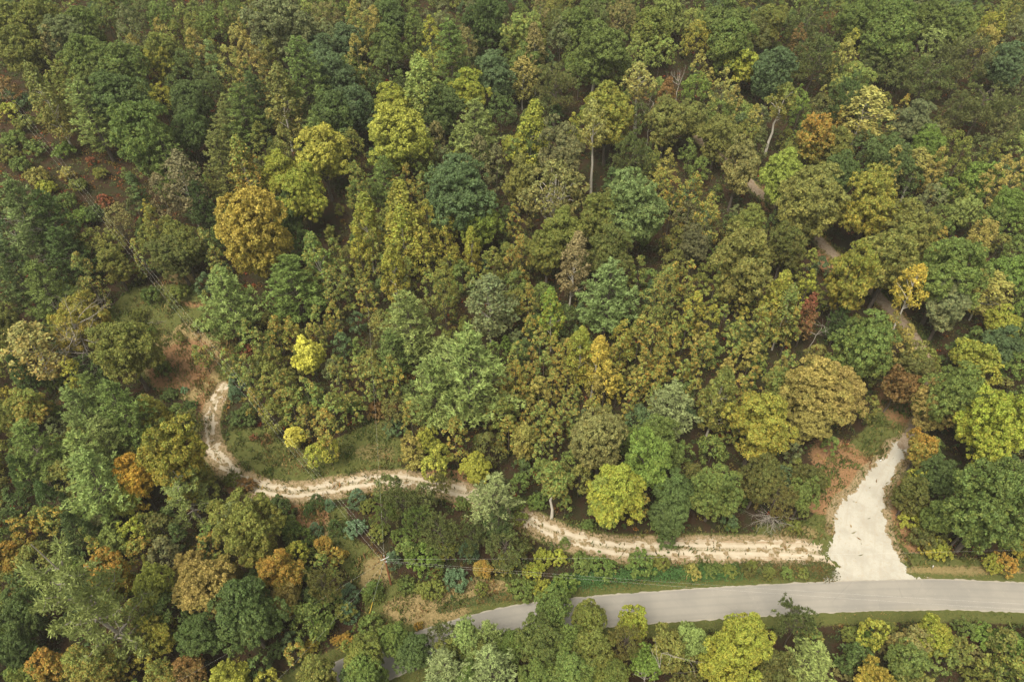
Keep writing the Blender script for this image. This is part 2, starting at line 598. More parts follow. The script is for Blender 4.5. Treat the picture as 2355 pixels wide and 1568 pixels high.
# ---------------------------------------------------------------- what stands where (read from the photograph, nine sheets of it)
# x, y of the top, width, kind, colour, then options: h=height factor, b=foot x:y, n=key
TILE = {1: (0, 0), 2: (785, 0), 3: (1569, 0), 4: (0, 523), 5: (785, 523), 6: (1569, 523), 7: (0, 1045), 8: (785, 1045), 9: (1569, 1045)}
TREES = {1: """
80,40,270,oak,og n=cornerolive|260,0,260,oak,og|160,190,250,oak,og|460,130,240,oak,gg|560,60,240,oak,g|600,240,270,oak,g|330,170,140,pop,br|730,0,170,oak,g
870,30,190,poptall,gg|990,10,170,vpine,vd|1120,10,190,oak,g|1100,125,130,poptall,yb|1215,135,150,poptall,og|1330,195,140,pop,yb|1350,90,150,oaksmall,og|1470,35,200,oak,g
1590,60,160,oaksmall,br|1690,55,150,poptall,yb|1940,20,390,oak,gg n=greydome|1620,-20,200,oak,g|2120,15,170,oaksmall,lg|2260,10,200,oak,br|2180,245,230,oak,bg|2250,145,200,oaksmall,gg
920,230,120,pop,yb|1130,220,220,oak,og|1420,255,170,pinetall,pb|1290,340,190,oak,dg|1560,310,160,poptall,yp|1620,165,130,poptall,yp|1700,225,200,poptall,yb|1840,250,160,poptall,og
2040,270,270,pinetall,pn n=farpine|1020,340,120,pop,yg|1130,325,120,pop,yg|850,295,290,oak,g|650,355,230,oak,g|460,375,200,oak,og|520,485,150,oaksmall,og
270,430,200,poptall,ob n=leanpoplar b=500:1050|580,550,250,pinetall,pl n=palecolumn b=720:1120|860,490,350,oak,dg|1000,540,160,oaksmall,g|1110,570,160,oaksmall,yg|1190,600,190,cone,pd|1350,560,250,oak,dg|1440,480,190,oak,dg
1640,590,260,pine,pn|1530,665,220,pine,po|1710,500,230,pine,pd|1900,440,230,poptall,ob n=tallpoplar|2290,360,270,oak,bg|2310,590,280,oak,dg|1000,710,370,oak,g|1320,760,230,oak,dg
890,865,180,pinetall,po|1080,890,290,pine,pn n=slopepine|1450,910,240,pinetall,po n=goldpine|1240,1030,260,sparse,bg2 n=brownsparse|1660,950,240,poptall,oo|1790,830,150,pop,og|1950,860,160,pop,ob|2155,750,170,poptall,g
2230,860,330,oak,ye n=yellowpair|1920,1050,260,oak,yg|2080,1120,320,oak,yg|1690,1275,520,oak,gl n=golden b=1690:2010|1980,1330,240,oaksmall,dg|90,1190,380,pine,pb n=edgepine|250,1320,330,pine,pd|100,1440,150,pinetall,pl
1050,1415,170,pop,og|1180,1480,170,pop,og|1010,1370,110,pop,go|880,1290,150,cone,vd|820,1400,180,oaksmall,br|420,700,150,oaksmall,og|60,540,120,oaksmall,rs|30,60,150,oak,g|900,1180,180,pine,pd|1340,1230,220,pine,pd|1110,1180,200,sparse,bg2
""", 2: """
90,0,160,poptall,yb|220,35,130,poptall,yb|370,-10,220,oak,dg|500,65,130,poptall,g|480,120,120,poptall,g|610,110,180,poptall,yg|700,0,130,poptall,gg|755,140,230,pinetall,pn|870,95,120,pop,br|870,190,130,pop,br
940,220,130,cone,pd n=darkcone|1000,-10,260,oak,dg|1050,150,110,vpine,vd|1240,100,240,oak,lg|1130,255,130,poptall,g|1345,170,170,poptall,br n=tanpoplar|1510,130,180,oak,gg|1640,35,220,oak,g|1790,160,310,oak,g
1930,-10,200,oak,br|2140,60,240,oak,og|2240,-10,210,oak,lg|1370,-10,130,sparse,br|1500,50,180,vpine,vd|1750,10,180,vpine,vd|100,240,180,poptall,yb|40,160,210,oak,bg|310,180,220,oak,g|310,280,180,poptall,dg
70,380,200,oak,g|90,580,280,oak,bg n=tealoak|540,370,220,poptall,lg|560,430,230,poptall,lg|690,580,260,oak,dg|380,580,250,oak,yg|380,720,380,oak,ye n=yellowoak|870,490,230,oak,yg|1060,370,250,oak,bg|1280,305,210,oak,g
1250,385,190,sparse,tn n=halfbare b=1220:760|1480,470,260,vpine,vb|1640,350,200,oak,g|1750,340,200,thin,yp n=pairtop b=1740:660|1890,355,190,oak,g|2030,270,180,oak,lg|2075,430,210,thin,yp n=whitestem b=2050:915|2200,235,190,oak,lg
1840,600,330,oak,gy|1770,690,200,thin,yp n=twinstem b=1735:1340|2240,550,150,poptall,rs n=rusttree|2240,670,270,oak,ob|900,690,290,pine,pl n=starpine2|1300,700,240,poptall,yg|1330,770,270,pine,pn
1600,775,130,poptall,yg|1540,830,300,oaktall,gb|1480,690,150,cone,pd|1990,890,270,vpine,vd|950,930,190,pop,gb|1070,980,150,pop,gb|780,900,130,pop,g|690,1000,150,oaksmall,gg|650,830,140,pop,br|800,1010,100,pop,yg
70,880,170,pop,og|20,920,120,pop,og|290,1080,240,pine,pn|100,1110,190,poptall,pg|450,1120,120,pop,oo|540,1110,110,pop,g|620,1115,110,pop,g|850,1090,500,oak,db n=greendome|1220,1090,210,oaktall,ob|1470,1120,430,khaki,kh n=khakidome
2010,1180,430,oak,lb n=spreadoak|1800,1330,310,oak,og|1510,1430,290,oak,og|410,1255,300,poptall,yo n=limecone|150,1330,230,poptall,yo|180,1450,170,pop,yo|400,1430,220,poptall,yo|590,1370,190,poptall,yo|730,1430,160,pop,yo
960,1430,280,fern,fg|1190,1400,150,pop,oo|2160,1000,130,pop,og|2250,1020,160,pop,yb|2200,1150,160,pop,oo|2300,1210,160,pop,oo|170,470,160,oaksmall,dg|1100,640,190,oak,dg|1420,600,170,vpine,vd|590,1010,160,oaksmall,og|1180,920,150,oaksmall,yg|2050,700,150,vpine,vd|1870,1150,150,cone,pd
480,1240,150,pop,oo|560,1180,130,pop,pg|350,1180,120,pop,oo
""", 3: """
60,60,170,oak,lg|330,0,270,oak,g|200,50,180,oak,g|590,50,210,oak,og|100,150,190,oak,gy|330,150,270,oak,g|500,130,190,vpine,vb|860,40,220,vpine,vd|1010,90,120,vpine,rs n=rustpine|810,165,120,pop,rs|1100,100,130,oak,g
1190,-10,210,oak,g|1450,10,230,oak,g|1420,90,300,oak,g|1690,5,210,oak,g|1900,50,230,oak,g|1880,-20,200,oak,bg|2130,80,170,oak,yg|2290,100,170,oak,gg|2260,-10,200,oak,og|2090,175,170,oak,yb|1180,200,120,poptall,ye|1130,265,190,poptall,yp
1720,190,160,vpine,pl|910,260,300,vpine,vd|1330,285,180,vpine,vd|1470,290,200,vpine,vd|1760,300,300,vpine,vb|1950,240,290,vpine,vb|2230,305,230,oak,bg|130,340,100,poptall,yp|430,335,220,fern,yg|620,335,270,oak,bg|1150,440,220,oak,lg
1130,500,260,vpine,pd|1310,385,160,vpine,vd|1650,395,300,vpine,vd|1480,430,160,vpine,vd|90,510,190,oak,sg|190,470,90,pop,yb|290,470,170,poptall,yp|360,590,120,pop,yb|685,560,190,thin,og n=leaningstem b=635:1070|810,580,90,poptall,sg|830,635,130,poptall,sg
240,680,170,oak,g|390,690,140,oak,lg|70,700,210,oak,ob|500,720,130,pop,yb|900,785,220,oaktall,or2 n=orangetop|1085,730,100,pop,or|1290,600,320,sparse,yp n=palegold b=1240:1050|1540,650,100,pop,or|1600,690,240,oak,gg|2050,590,330,vpine,vb|1880,640,210,vpine,vb|2250,650,210,vpine,vb
2290,890,150,oak,lg|1680,880,220,oak,sg|1850,890,170,oak,og|1950,935,160,pop,og|2050,920,190,vpine,vd|2160,955,140,pop,og|240,800,240,oak,ob|440,820,170,oak,og|390,955,240,oaktall,kh n=laneoak|760,960,150,oaksmall,og|1050,870,210,oak,og|720,1040,310,oak,lm n=limeoak
1070,1050,240,oak,dg|1400,960,290,oak,dg|880,1140,400,oak,ko n=oliveoak|1300,1160,400,oak,gy|1460,1000,190,poptall,yb|1640,1030,240,thin,yb n=whitefork b=1535:1385|1770,1010,150,pop,yb|1760,1110,120,pop,yb|1720,1260,180,oaksmall,gg|1830,1210,140,oaksmall,sg
2050,1090,240,fern,sg n=brightoak|2210,1060,190,poptall,yb|2320,1080,140,pop,yb|1540,1380,360,oak,ko|1930,1350,220,fern,lg|1770,1400,160,oaksmall,g|2240,1300,210,oak,sg|2070,1490,190,oaksmall,yb|80,1180,190,poptall,oo|190,1320,200,poptall,oo|30,1370,190,oak,gb
450,1420,240,oak,og|140,1510,170,oak,gg|990,1010,180,oak,og|1240,900,170,oak,dg|1990,1250,160,fern,sg|2130,1400,200,fern,g|560,880,170,cone,vd|720,1420,170,oaksmall,og|800,1480,190,oaksmall,do|640,1440,120,oaksmall,dg|2300,1420,190,fern,sg|1560,1120,180,oaksmall,dg|940,640,170,vpine,vb|2200,780,190,vpine,vb|1770,830,170,vpine,vb
""", 4: """
40,110,310,pine,pd|240,230,330,pine,pn n=leftpine|400,-10,260,pine,pd|560,170,200,poptall,pg|760,150,200,oaktall,og n=loneoval b=770:440|760,-10,200,oak,og|620,0,170,oaksmall,og|1190,60,340,oak,do n=darkclump b=1200:400|1260,-30,260,oak,og|1040,-20,180,oaksmall,og
560,450,340,oak,gy n=behindbare|370,590,150,pop,yg|10,490,260,oak,ob|160,680,400,sparse,kb n=leftsparse b=260:1110|820,680,440,oak,og2 n=clearingoak b=850:1120|470,880,150,pop,yg|1510,290,380,pine,pl n=pinepairl b=1510:790|2000,200,390,pine,pn n=pinepairr b=2000:680
1400,790,150,oaksmall,pg|1560,820,130,pop,pg|2150,735,230,oaksmall,ly n=lemontree|2030,1350,150,oaksmall,ly n=lemonbush
1700,620,150,pop,pg|1790,700,160,pop,pg|1900,600,160,pop,oo|2000,600,160,pop,oo|1690,850,140,pop,pg|1790,830,130,pop,og|1880,820,170,oaksmall,og|2180,530,130,pop,pg|2290,500,140,pop,oo|2290,250,180,poptall,pg|2180,20,210,poptall,pg|2090,-10,200,oaksmall,dg|2300,70,160,poptall,pg
1850,920,180,pop,og|1700,950,150,pop,pg|1840,1000,150,pop,pg|1930,970,160,pop,pg|1920,1060,140,pop,oo|1990,1090,170,pop,pg|2100,1020,180,pop,pg|2180,1090,150,pop,pg|2280,1130,180,pop,pg|2310,870,160,pop,pg|1740,1100,160,pop,oo|1870,1210,180,pop,og|2240,1240,200,pop,oo|2090,1200,150,pop,oo
2260,1420,170,oaksmall,yg|2170,1480,150,oaksmall,yg|620,1005,240,pine,pn|510,1080,270,pine,pl|760,1070,400,pine,pn n=bluepines|680,1290,330,pine,pl|140,1340,330,pine,pn|540,1375,370,pine,pl n=palepine2|30,1080,160,oaksmall,go|190,1090,260,oak,oo2|90,1180,220,oak,og
1070,1180,250,oak,gy|1160,1290,390,oaktall,gy n=bendoak|960,1470,190,oaksmall,og|1300,1240,200,oaksmall,do|960,1160,150,pop,yg|2020,640,130,pop,oo|2160,620,140,pop,oo|1420,430,60,pop,og|60,880,240,cone,pd|1400,0,160,poptall,pg|940,60,130,pop,pg|1480,120,140,pop,pg
""", 5: """
110,-10,180,poptall,yo|210,10,160,pop,pg|310,50,120,pop,yo|380,60,140,pop,pg|350,120,210,poptall,yo|550,-10,190,poptall,yo|720,-10,180,poptall,yo|895,-10,160,poptall,yo n=yellowspire|1050,130,150,pop,og|1180,110,150,poptall,oo|1240,40,170,poptall,oo
1420,-10,230,oaktall,og|1600,30,230,poptall,bn n=brownoval|1850,-20,320,oak,do|600,260,130,pop,pg|700,220,200,poptall,og|130,250,140,pop,pg|30,250,160,poptall,pg|160,340,150,pop,oo|900,280,120,pop,pg|700,350,200,poptall,dp|1020,340,400,sparse,gg2 n=multistem b=1040:800
450,430,340,pine,pl n=frontpine b=470:960|350,700,240,pine,pn|1860,250,420,pine,pm n=starpine b=1850:760|1460,425,200,poptall,sp n=brightoval|1300,600,130,pop,oo|1370,680,140,pop,pg|1460,740,110,pop,oo|1650,655,220,poptall,yo|2250,260,190,pop,pg|2170,340,200,pop,pg|2060,190,150,pop,dp
1130,745,110,cone,sg|1210,780,150,pop,pg|1760,745,210,poptall,gd n=goldpop|1830,900,190,poptall,gd|1910,1000,120,pop,gd|1690,820,140,pop,gd|880,690,560,pine,pl3 n=bigpine b=860:1380|700,745,330,pine,pl|640,900,380,pine,pl
1950,625,180,poptall,yo|1930,740,160,pop,oo|2070,600,160,pop,oo|2180,530,190,pop,og|2040,620,130,pop,og|2160,640,170,pop,oo|2280,650,170,pop,oo|2200,790,170,pop,oo|2300,560,140,pop,og|2290,780,150,pop,oo|2050,950,140,pop,oo|2190,940,160,pop,oo|2180,1060,130,pop,pg|2100,830,150,pop,oo
1560,760,150,pop,yb|1500,800,160,pop,oo|1400,850,150,pop,pg|1310,820,130,pop,oo|1290,940,160,pop,oo|1200,900,180,pop,oo|1580,850,130,pop,yb|1360,1010,170,pop,yb|1460,970,150,pop,oo|1240,1020,130,pop,oo|1600,1060,140,pop,pg|1180,1120,140,pop,pg|1120,1160,180,pop,og
1270,1240,130,pop,oo|1380,1190,160,pop,pg|1450,1240,150,pop,oo|1540,1170,150,pop,pg|1610,1250,120,pop,pg|1730,1150,160,pop,oo|1750,1010,140,pop,yb|1990,1130,130,pop,oo|1250,1340,170,pop,yb n=shortstem|1390,1430,140,pop,pg|1020,1200,120,pop,oo|470,1190,170,pop,oo|555,1140,120,pop,oo
10,890,130,pop,pg|100,890,130,pop,pg|200,880,180,pop,pg|340,870,160,pop,pg|280,960,130,pop,oo|390,950,130,pop,oo|1790,1240,390,oak,kh2 n=ditchoak|2170,1270,360,oak,g|2310,1075,340,pine,ps n=silverpine b=2300:1450|2160,1370,330,oaktall,sg2 n=silvergreen|590,1380,170,oaksmall,ye n=yellowtree
480,1420,170,oaksmall,yb|780,1300,190,poptall,oo|680,1475,160,oaksmall,ye|1480,1330,130,pop,pg|1150,1290,150,pop,oo|1320,1360,120,pop,oo|2300,230,140,pop,oo|1290,380,150,pop,oo|1000,160,130,pop,og|460,200,140,pop,og|2080,1010,120,pop,oo|1100,1010,150,pop,oo|1560,960,120,pop,oo|1880,800,130,pop,oo
""", 6: """
80,-10,210,oak,gb|390,-20,390,oaktall,ko n=olivemass|700,-10,260,oak,do|1130,70,320,oaktall,gy2 h=1.1 n=laneside|1430,-20,400,oak,ko|1390,150,240,oak,gy|1840,40,430,oak,g n=rightdome|1680,-10,140,oaksmall,sg|1790,-10,110,pop,or|2060,-20,190,poptall,yb|2300,50,170,oak,g|2260,170,260,fern,sg
1650,250,230,thin,gd2 n=leangold b=1490:855|1840,335,280,oaktall,gg n=greycolumn|2150,300,340,sparse,yb2 n=palecrown b=2110:640|2080,270,110,pop,go|2210,550,230,fern,yg|2180,660,240,oak,bg|2010,750,280,fern,yg2 n=yellowfern|1830,920,390,oak,g3 n=darkcanopy|2100,900,190,fern,yg
2330,640,140,oak,g|2290,850,190,fern,g|1750,1070,300,oak,tn2 n=tanoak|2170,1090,470,oak,yl n=chartreuse|1640,1400,210,oaksmall,or3|1480,960,260,fern,rs2 n=rustbush|1580,850,260,fern,ol|1120,530,180,pine,pd n=smallpine|1220,600,400,oak,g4 n=midoak|1165,885,180,oaksmall,tn2
950,940,440,oak,tn3 n=tanmass b=950:1400|1130,1000,380,oak,tn3 b=1110:1420|530,1100,430,oak,gy3 n=yellowolive|860,1200,260,oak,tn|50,220,140,pop,oo|90,430,180,pop,yo|40,360,120,pop,pg|230,310,150,pop,og|310,330,130,pop,oo|440,310,150,pop,oo|540,340,120,pop,pg|210,520,150,pop,yo|120,640,120,pop,yb
160,720,190,pop,oo|40,560,150,pop,pg|390,610,160,pop,pg|540,530,170,pop,pg|430,540,110,pop,yo|690,290,230,poptall,yo2 n=tallthicket|745,390,210,poptall,pg|640,450,160,pop,oo|880,290,150,pop,yg|890,140,140,pop,og|900,445,170,pop,rd n=redtree|880,540,100,pop,or|500,750,150,pop,yb
770,550,150,pop,oo|90,880,130,pop,oo|20,900,130,pop,pg|310,890,150,pop,yb|280,950,260,poptall,og|500,940,150,pop,oo|690,880,110,pop,yb|660,940,210,oaksmall,pg|620,560,150,pop,oo|290,520,120,pop,pg|410,770,120,pop,oo|160,560,120,pop,oo
90,1040,140,pop,oo|400,1010,150,pop,oo|1450,560,190,pop,oo|1545,650,170,pop,yb|1600,760,180,oaksmall,ob|1020,300,150,pop,og|1660,820,200,oaksmall,og|1960,1060,200,oak,g|2330,500,160,fern,sg|1560,120,170,oaksmall,ko
""", 7: """
60,-10,260,cone,pd|20,240,170,cone,pd|560,-40,420,pine,pl|950,-10,250,oaktall,gr n=goldorange|860,180,210,oaksmall,ye|1250,60,340,oldpine,pl5 n=bendpine|1290,0,300,oak,gy|1430,110,180,oaksmall,og|370,340,190,oaksmall,oo|170,410,180,oaksmall,or4|440,410,320,cone,pd2 n=darkcone2
700,390,170,oaksmall,gb|50,570,210,oaksmall,or4|630,550,140,pop,oo|775,495,190,oaksmall,lg n=limebush|910,430,200,oaksmall,yg|960,560,190,oaksmall,oo|1130,560,200,oaksmall,gb|750,660,300,oaksmall,or5 n=orangeclump|1440,530,170,oaksmall,oo|1370,600,130,cone,pd|1700,280,430,oak,og4 n=ovaloak
2235,545,140,oaksmall,or n=orangetree|2320,640,110,oaksmall,or|2050,580,170,oaksmall,yg|1920,640,320,oak,or6 n=orangeoak|2230,760,270,vpine,ol|1450,690,400,oak,tn4 n=tancrown|1330,660,220,oak,tn|1050,740,260,oaktall,lm2 n=limeside|1700,840,470,oak,dg3 n=sagedome|1380,1090,290,oak,dg3
1090,1100,260,oaksmall,gy|470,690,560,oldpine,pl6 n=greatpine b=690:1400|150,950,300,oak,dg|170,760,180,oak,dg|880,820,120,oaksmall,g|310,1320,250,oaksmall,or7 n=redclump|230,1400,220,oaksmall,og|620,1280,340,oak,oo3 n=russetcrown|860,1350,180,oaksmall,or|1130,1400,240,oaksmall,oo
1590,1400,270,oaksmall,yg n=bottomlime|1310,1370,220,oaksmall,rs|1840,1470,190,oaksmall,yg|1790,1370,170,oaksmall,dg|2030,1280,150,oaksmall,oo|60,1200,260,oak,dg|140,1300,200,cone,pd|260,190,260,cone,pd|1180,480,170,cone,pd|620,220,220,cone,pd|1010,1280,180,oaksmall,gy|2200,1390,270,oaksmall,og|1560,700,220,oak,tn|1990,880,220,oak,tn|1150,820,200,oak,tn
""", 8: """
640,-20,190,oaksmall,ye|500,-40,160,oaksmall,yb|935,-20,220,oaksmall,yg n=trackyellow|1020,135,330,pine,ps n=limepine|1060,370,240,vpine,pd|670,150,170,vpine,ol n=sapling b=670:365|320,120,200,vpine,vd|1470,80,240,stem,pg2 n=ballontrunk b=1480:440|1880,40,400,oak,yg5 n=goldbehind|1840,110,300,oaktall,lm3 n=limeoval
2085,260,130,pop,oo|2290,130,280,oak,dg|2250,300,260,oak,dg|1640,60,180,oak,ob|1230,110,140,oaksmall,g|560,190,200,vpine,vd|430,220,240,vpine,vd|300,290,220,vpine,g|700,420,280,vpine,vd|880,430,240,vpine,vd|1130,520,320,vpine,vb|520,340,220,vpine,g
970,715,140,oaksmall,or n=orangeshrubtree|370,1160,230,oak,g|480,1230,260,oak,dg|160,1270,280,oak,og|180,1400,290,oak,g|880,1140,270,oak,pl|1010,1180,260,pine,pl|970,1240,250,oak,og|700,1330,330,pine,ps n=palebottoml|1030,1320,340,pine,ps n=palebottomr|1440,960,260,oak,g5 n=roadoak|760,1290,240,oak,og|880,1400,230,oak,g|1340,1150,320,oak,g
1700,1010,250,oak,og5 n=roadoak2|2020,1045,220,oaksmall,yg6 n=roadlime|1950,1140,270,vpine,ol|1720,1200,300,oak,og|1580,1350,340,oak,g|2080,1300,230,fern,sg|1330,1420,260,oak,g|2260,1190,280,oaksmall,ko|690,1120,220,vpine,vb|1860,1400,260,oak,og|1150,1240,220,oak,g|1560,1180,260,oak,g|20,1480,160,cone,pd|1390,10,160,oak,g
""", 9: """
220,80,320,oak,g6 n=roundgreen|80,170,200,oak,dg|660,150,290,vpine,ol3 n=scruboak|830,160,220,oaksmall,g|870,20,230,oaksmall,do|520,10,300,oak,do|1570,140,220,oaksmall,do|1630,80,170,oaksmall,yg|1760,20,260,oak,dg|1780,280,240,oaksmall,g|2140,30,540,oak,g7 n=rightoak|2000,250,330,oak,g
440,1050,350,oak,yg7 n=roadyellow|290,1230,340,oak,yg7|60,1170,230,oak,pl|790,1010,300,vpine,vd2 n=spikypine|930,1260,310,pine,pl9 n=mintpine|1740,1095,270,oaksmall,yg8 n=yellowshrub|1560,1160,240,oaksmall,kb|1310,1110,200,oaksmall,yg|1530,1280,260,oaksmall,g|1790,1290,200,oaksmall,g
1900,1240,200,oaksmall,og|1320,1400,290,oaksmall,go3 n=orangebottom|430,1480,230,oaksmall,yg7|650,1330,240,oaksmall,do|1640,1480,200,oaksmall,og|600,1460,230,oaksmall,do
"""}
SHRUBS = {1: """
60,700,140,shrub,yg|170,800,150,shrub,og|240,960,150,shrub,g|90,900,170,bush,g|330,760,140,bush,og|60,1010,140,shrub,og|460,1150,110,shrub,yb|620,1080,60,shrub,rd|250,1160,170,bush,yb|320,1240,150,bush,yg|690,1150,110,bush,og|720,1330,130,shrub,rd|460,1330,160,bush,g|560,1430,180,bush,sg|380,620,120,bush,rs
180,640,110,shrub,bg|40,620,110,bush,bg|640,1420,160,bush,dg|440,980,150,bush,sg|140,1080,150,bush,g|540,1230,130,bush,og|1750,1210,160,bush,bg
""", 4: """
450,350,120,bush,yg|1120,900,130,shrub,g n=clearshrub|1170,1100,120,bush,dg|1040,690,90,shrub,g|1600,1010,110,cedar,cb|1600,1100,100,cedar,cb|1660,1240,170,bush,dg|1270,1090,60,shrub,cb|960,560,110,bush,og|1380,620,130,bush,og|1310,1190,120,bush,dg|1750,1420,60,shrub,rd|1700,800,120,shrub,rd|1240,720,90,shrub,og|380,1010,140,bush,g
1040,400,150,bush,g|1220,400,160,bush,og
""", 5: """
240,1190,160,bush,rs n=rustshrub|350,1200,110,bush,rs|490,950,90,shrub,rs|370,1310,160,bush,bg n=tealbush|80,1190,110,bush,g|460,1000,90,shrub,rs|1090,1450,90,shrub,or|940,1430,80,bush,g
""", 7: """
1920,280,220,bush,dg|2170,280,110,cedar,pd|2260,315,80,cedar,cb n=bluepom|2120,355,90,cedar,pd|2060,480,220,bush,g|1980,420,180,bush,g|2290,460,110,cedar,pd|2150,640,80,shrub,lg|2320,1240,80,bush,or|2220,1090,200,bush,sg|2260,920,180,bush,g|1600,120,120,bush,og|1700,150,130,bush,rs
2140,1270,120,bush,go|1900,1290,140,bush,dg|2160,480,110,cedar,cb
""", 8: """
90,250,130,cedar,cb n=bluecedar|90,440,160,bush,cb n=bluebush|400,500,130,bush,g|340,680,120,cedar,cb|540,580,240,bush,sg|730,600,140,bush,yg|870,600,150,cedar,cb n=bluecedar2|790,770,190,bush,cb|640,720,130,cedar,g|1150,650,170,bush,yg|1240,560,170,bush,do|1390,640,160,bush,yg|1250,830,200,bush,g|1540,810,210,bush,sg
1545,575,80,cedar,g n=juniper|1500,640,130,shrub,yg|1660,670,170,bush,g|1800,680,210,bush,g|2060,655,220,bush,g n=hedgeball|2200,685,130,bush,og|220,860,160,bush,g|200,910,150,cedar,g|200,1090,210,bush,g n=roundjuniper|40,920,140,cedar,cb|30,1040,140,cedar,cb|30,1220,130,bush,or n=orangebush
10,650,80,bush,or|530,1140,70,shrub,or|450,830,150,bush,g|560,860,120,shrub,og|1090,720,120,shrub,yb|960,860,110,shrub,og|1320,740,140,bush,yg|1380,850,160,bush,yg|1200,280,140,bush,g|1350,260,150,bush,g|1230,380,120,shrub,og|1700,430,100,shrub,g|250,470,150,bush,og
640,850,170,bush,og|180,300,120,bush,og|830,280,120,bush,g|2250,520,150,bush,dg|2180,400,150,bush,g
""", 9: """
400,240,140,bush,g|1590,370,190,bush,yg n=yellowbank|1690,460,260,bush,do|1770,560,200,bush,yg|1690,580,120,shrub,go|2310,590,140,bush,go n=edgegold|2140,690,150,bush,yg|2230,680,180,bush,or|340,450,100,bush,g|1420,1140,170,bush,og|1300,1220,140,bush,sg|2100,1170,200,bush,sg|2260,1210,220,bush,sg|1960,1130,160,bush,g|1430,1270,150,bush,br
2200,1420,190,bush,g|2040,1330,180,bush,br|2000,1470,160,bush,og|1160,1180,140,bush,og|1190,1300,150,bush,g|2320,1330,120,bush,og|960,140,120,bush,og|780,440,110,shrub,og|1120,1440,130,shrub,br|240,740,90,bush,g|60,745,110,bush,og|190,750,100,shrub,g|330,750,110,bush,og|460,755,100,shrub,do|590,760,110,bush,og|720,765,100,shrub,g|840,770,90,shrub,og|480,720,90,shrub,og|80,750,110,shrub,yb|600,760,80,shrub,og
"""}
# colour codes: leaf colour, second (turning) leaf colour, how much has turned, word for it
_base = {
 'dg': ((.060, .084, .030), (.080, .094, .030), .35, 'dark green'), 'g': ((.085, .115, .034), (.120, .122, .032), .35, 'green'),
 'sg': ((.098, .140, .034), (.130, .150, .034), .35, 'bright green'), 'lg': ((.145, .178, .055), (.19, .17, .05), .4, 'light green'),
 'bg': ((.062, .092, .046), (.085, .100, .042), .3, 'bluish green'), 'gg': ((.105, .120, .060), (.13, .12, .055), .4, 'grey-green'),
 'og': ((.110, .124, .034), (.155, .125, .032), .4, 'olive green'), 'yg': ((.18, .19, .036), (.24, .19, .036), .4, 'yellow-green'),
 'gy': ((.145, .148, .034), (.25, .175, .035), .45, 'yellowish olive'), 'ye': ((.27, .245, .05), (.13, .155, .035), .4, 'yellow'),
 'ly': ((.36, .31, .065), (.26, .25, .06), .3, 'lemon yellow'), 'go': ((.28, .195, .04), (.15, .145, .032), .45, 'golden'),
 'gd': ((.32, .22, .045), (.19, .17, .04), .4, 'golden'), 'or': ((.27, .145, .035), (.14, .15, .04), .5, 'orange'),
 'rs': ((.15, .078, .034), (.11, .088, .032), .4, 'rust brown'), 'rd': ((.17, .055, .035), (.13, .085, .035), .5, 'red'),
 'br': ((.155, .120, .055), (.125, .12, .045), .4, 'brownish'), 'bn': ((.20, .145, .085), (.17, .12, .06), .4, 'brown'),
 'tn': ((.215, .160, .058), (.15, .135, .042), .45, 'tan'), 'yb': ((.215, .185, .060), (.20, .14, .04), .4, 'tan-yellow'),
 'yp': ((.20, .195, .07), (.23, .175, .05), .4, 'pale yellow-green'), 'ob': ((.118, .125, .040), (.15, .12, .034), .45, 'brownish olive'),
 'do': ((.078, .084, .027), (.105, .080, .025), .4, 'dark olive'), 'gb': ((.105, .105, .055), (.13, .105, .05), .45, 'grey-brown'),
 'kh': ((.155, .150, .062), (.18, .14, .05), .45, 'khaki'), 'kb': ((.16, .145, .06), (.21, .14, .045), .45, 'khaki brown'),
 'ko': ((.130, .132, .042), (.18, .14, .038), .45, 'olive'), 'fg': ((.095, .118, .024), (.13, .13, .025), .4, 'mossy green'), 'ol': ((.095, .095, .032), (.125, .09, .03), .4, 'dark olive'),
 'pg': ((.118, .155, .048), (.23, .13, .035), .26, 'green turning orange'), 'oo': ((.135, .155, .044), (.27, .14, .034), .33, 'orange-flecked olive'),
 'yo': ((.165, .172, .034), (.22, .155, .032), .42, 'yellow-olive'), 'dp': ((.07, .10, .03), (.16, .12, .03), .4, 'dark green'), 'sp': ((.11, .16, .034), (.22, .17, .03), .45, 'bright green'),
 'ps': ((.20, .22, .11), (.19, .21, .10), .3, 'pale lime'), 'pm': ((.145, .185, .08), (.145, .175, .065), .3, 'bright green'), 'lb': ((.105, .140, .055), (.12, .14, .05), .3, 'green'),
 'gr': ((.33, .17, .035), (.26, .21, .04), .5, 'orange-gold'), 'db': ((.060, .088, .042), (.07, .09, .035), .3, 'dark green'),
 'gl': ((.25, .185, .042), (.18, .155, .036), .3, 'golden'),
 'lm': ((.18, .205, .05), (.20, .185, .045), .4, 'lime green'), 'yl': ((.17, .195, .034), (.23, .195, .033), .4, 'chartreuse'),
 'pn': ((.118, .155, .050), (.13, .145, .045), .3, 'blue-green'), 'pl': ((.175, .212, .080), (.19, .20, .07), .35, 'pale green'),
 'pb': ((.125, .158, .062), (.13, .15, .07), .3, 'bluish'), 'pd': ((.060, .088, .032), (.070, .08, .03), .3, 'dark'), 'po': ((.145, .155, .06), (.17, .155, .05), .4, 'olive'),
 'vd': ((.076, .092, .032), (.088, .078, .032), .35, 'dark'), 'vb': ((.092, .102, .038), (.105, .088, .036), .4, 'brownish'), 'cb': ((.095, .140, .090), (.10, .14, .075), .3, 'bluish'),
 'bg2': ((.12, .105, .065), (.14, .10, .055), .5, 'grey-brown')}


def colour(code):
    a, b, m, w = _base[code] if code in _base else _base[code.rstrip('0123456789')]
    g = 1.56
    q = (.95 * g, 1.02 * g, .82 * g)
    return tuple(x * k for x, k in zip(a, q)), tuple(x * k for x, k in zip(b, q)), m * .92, w
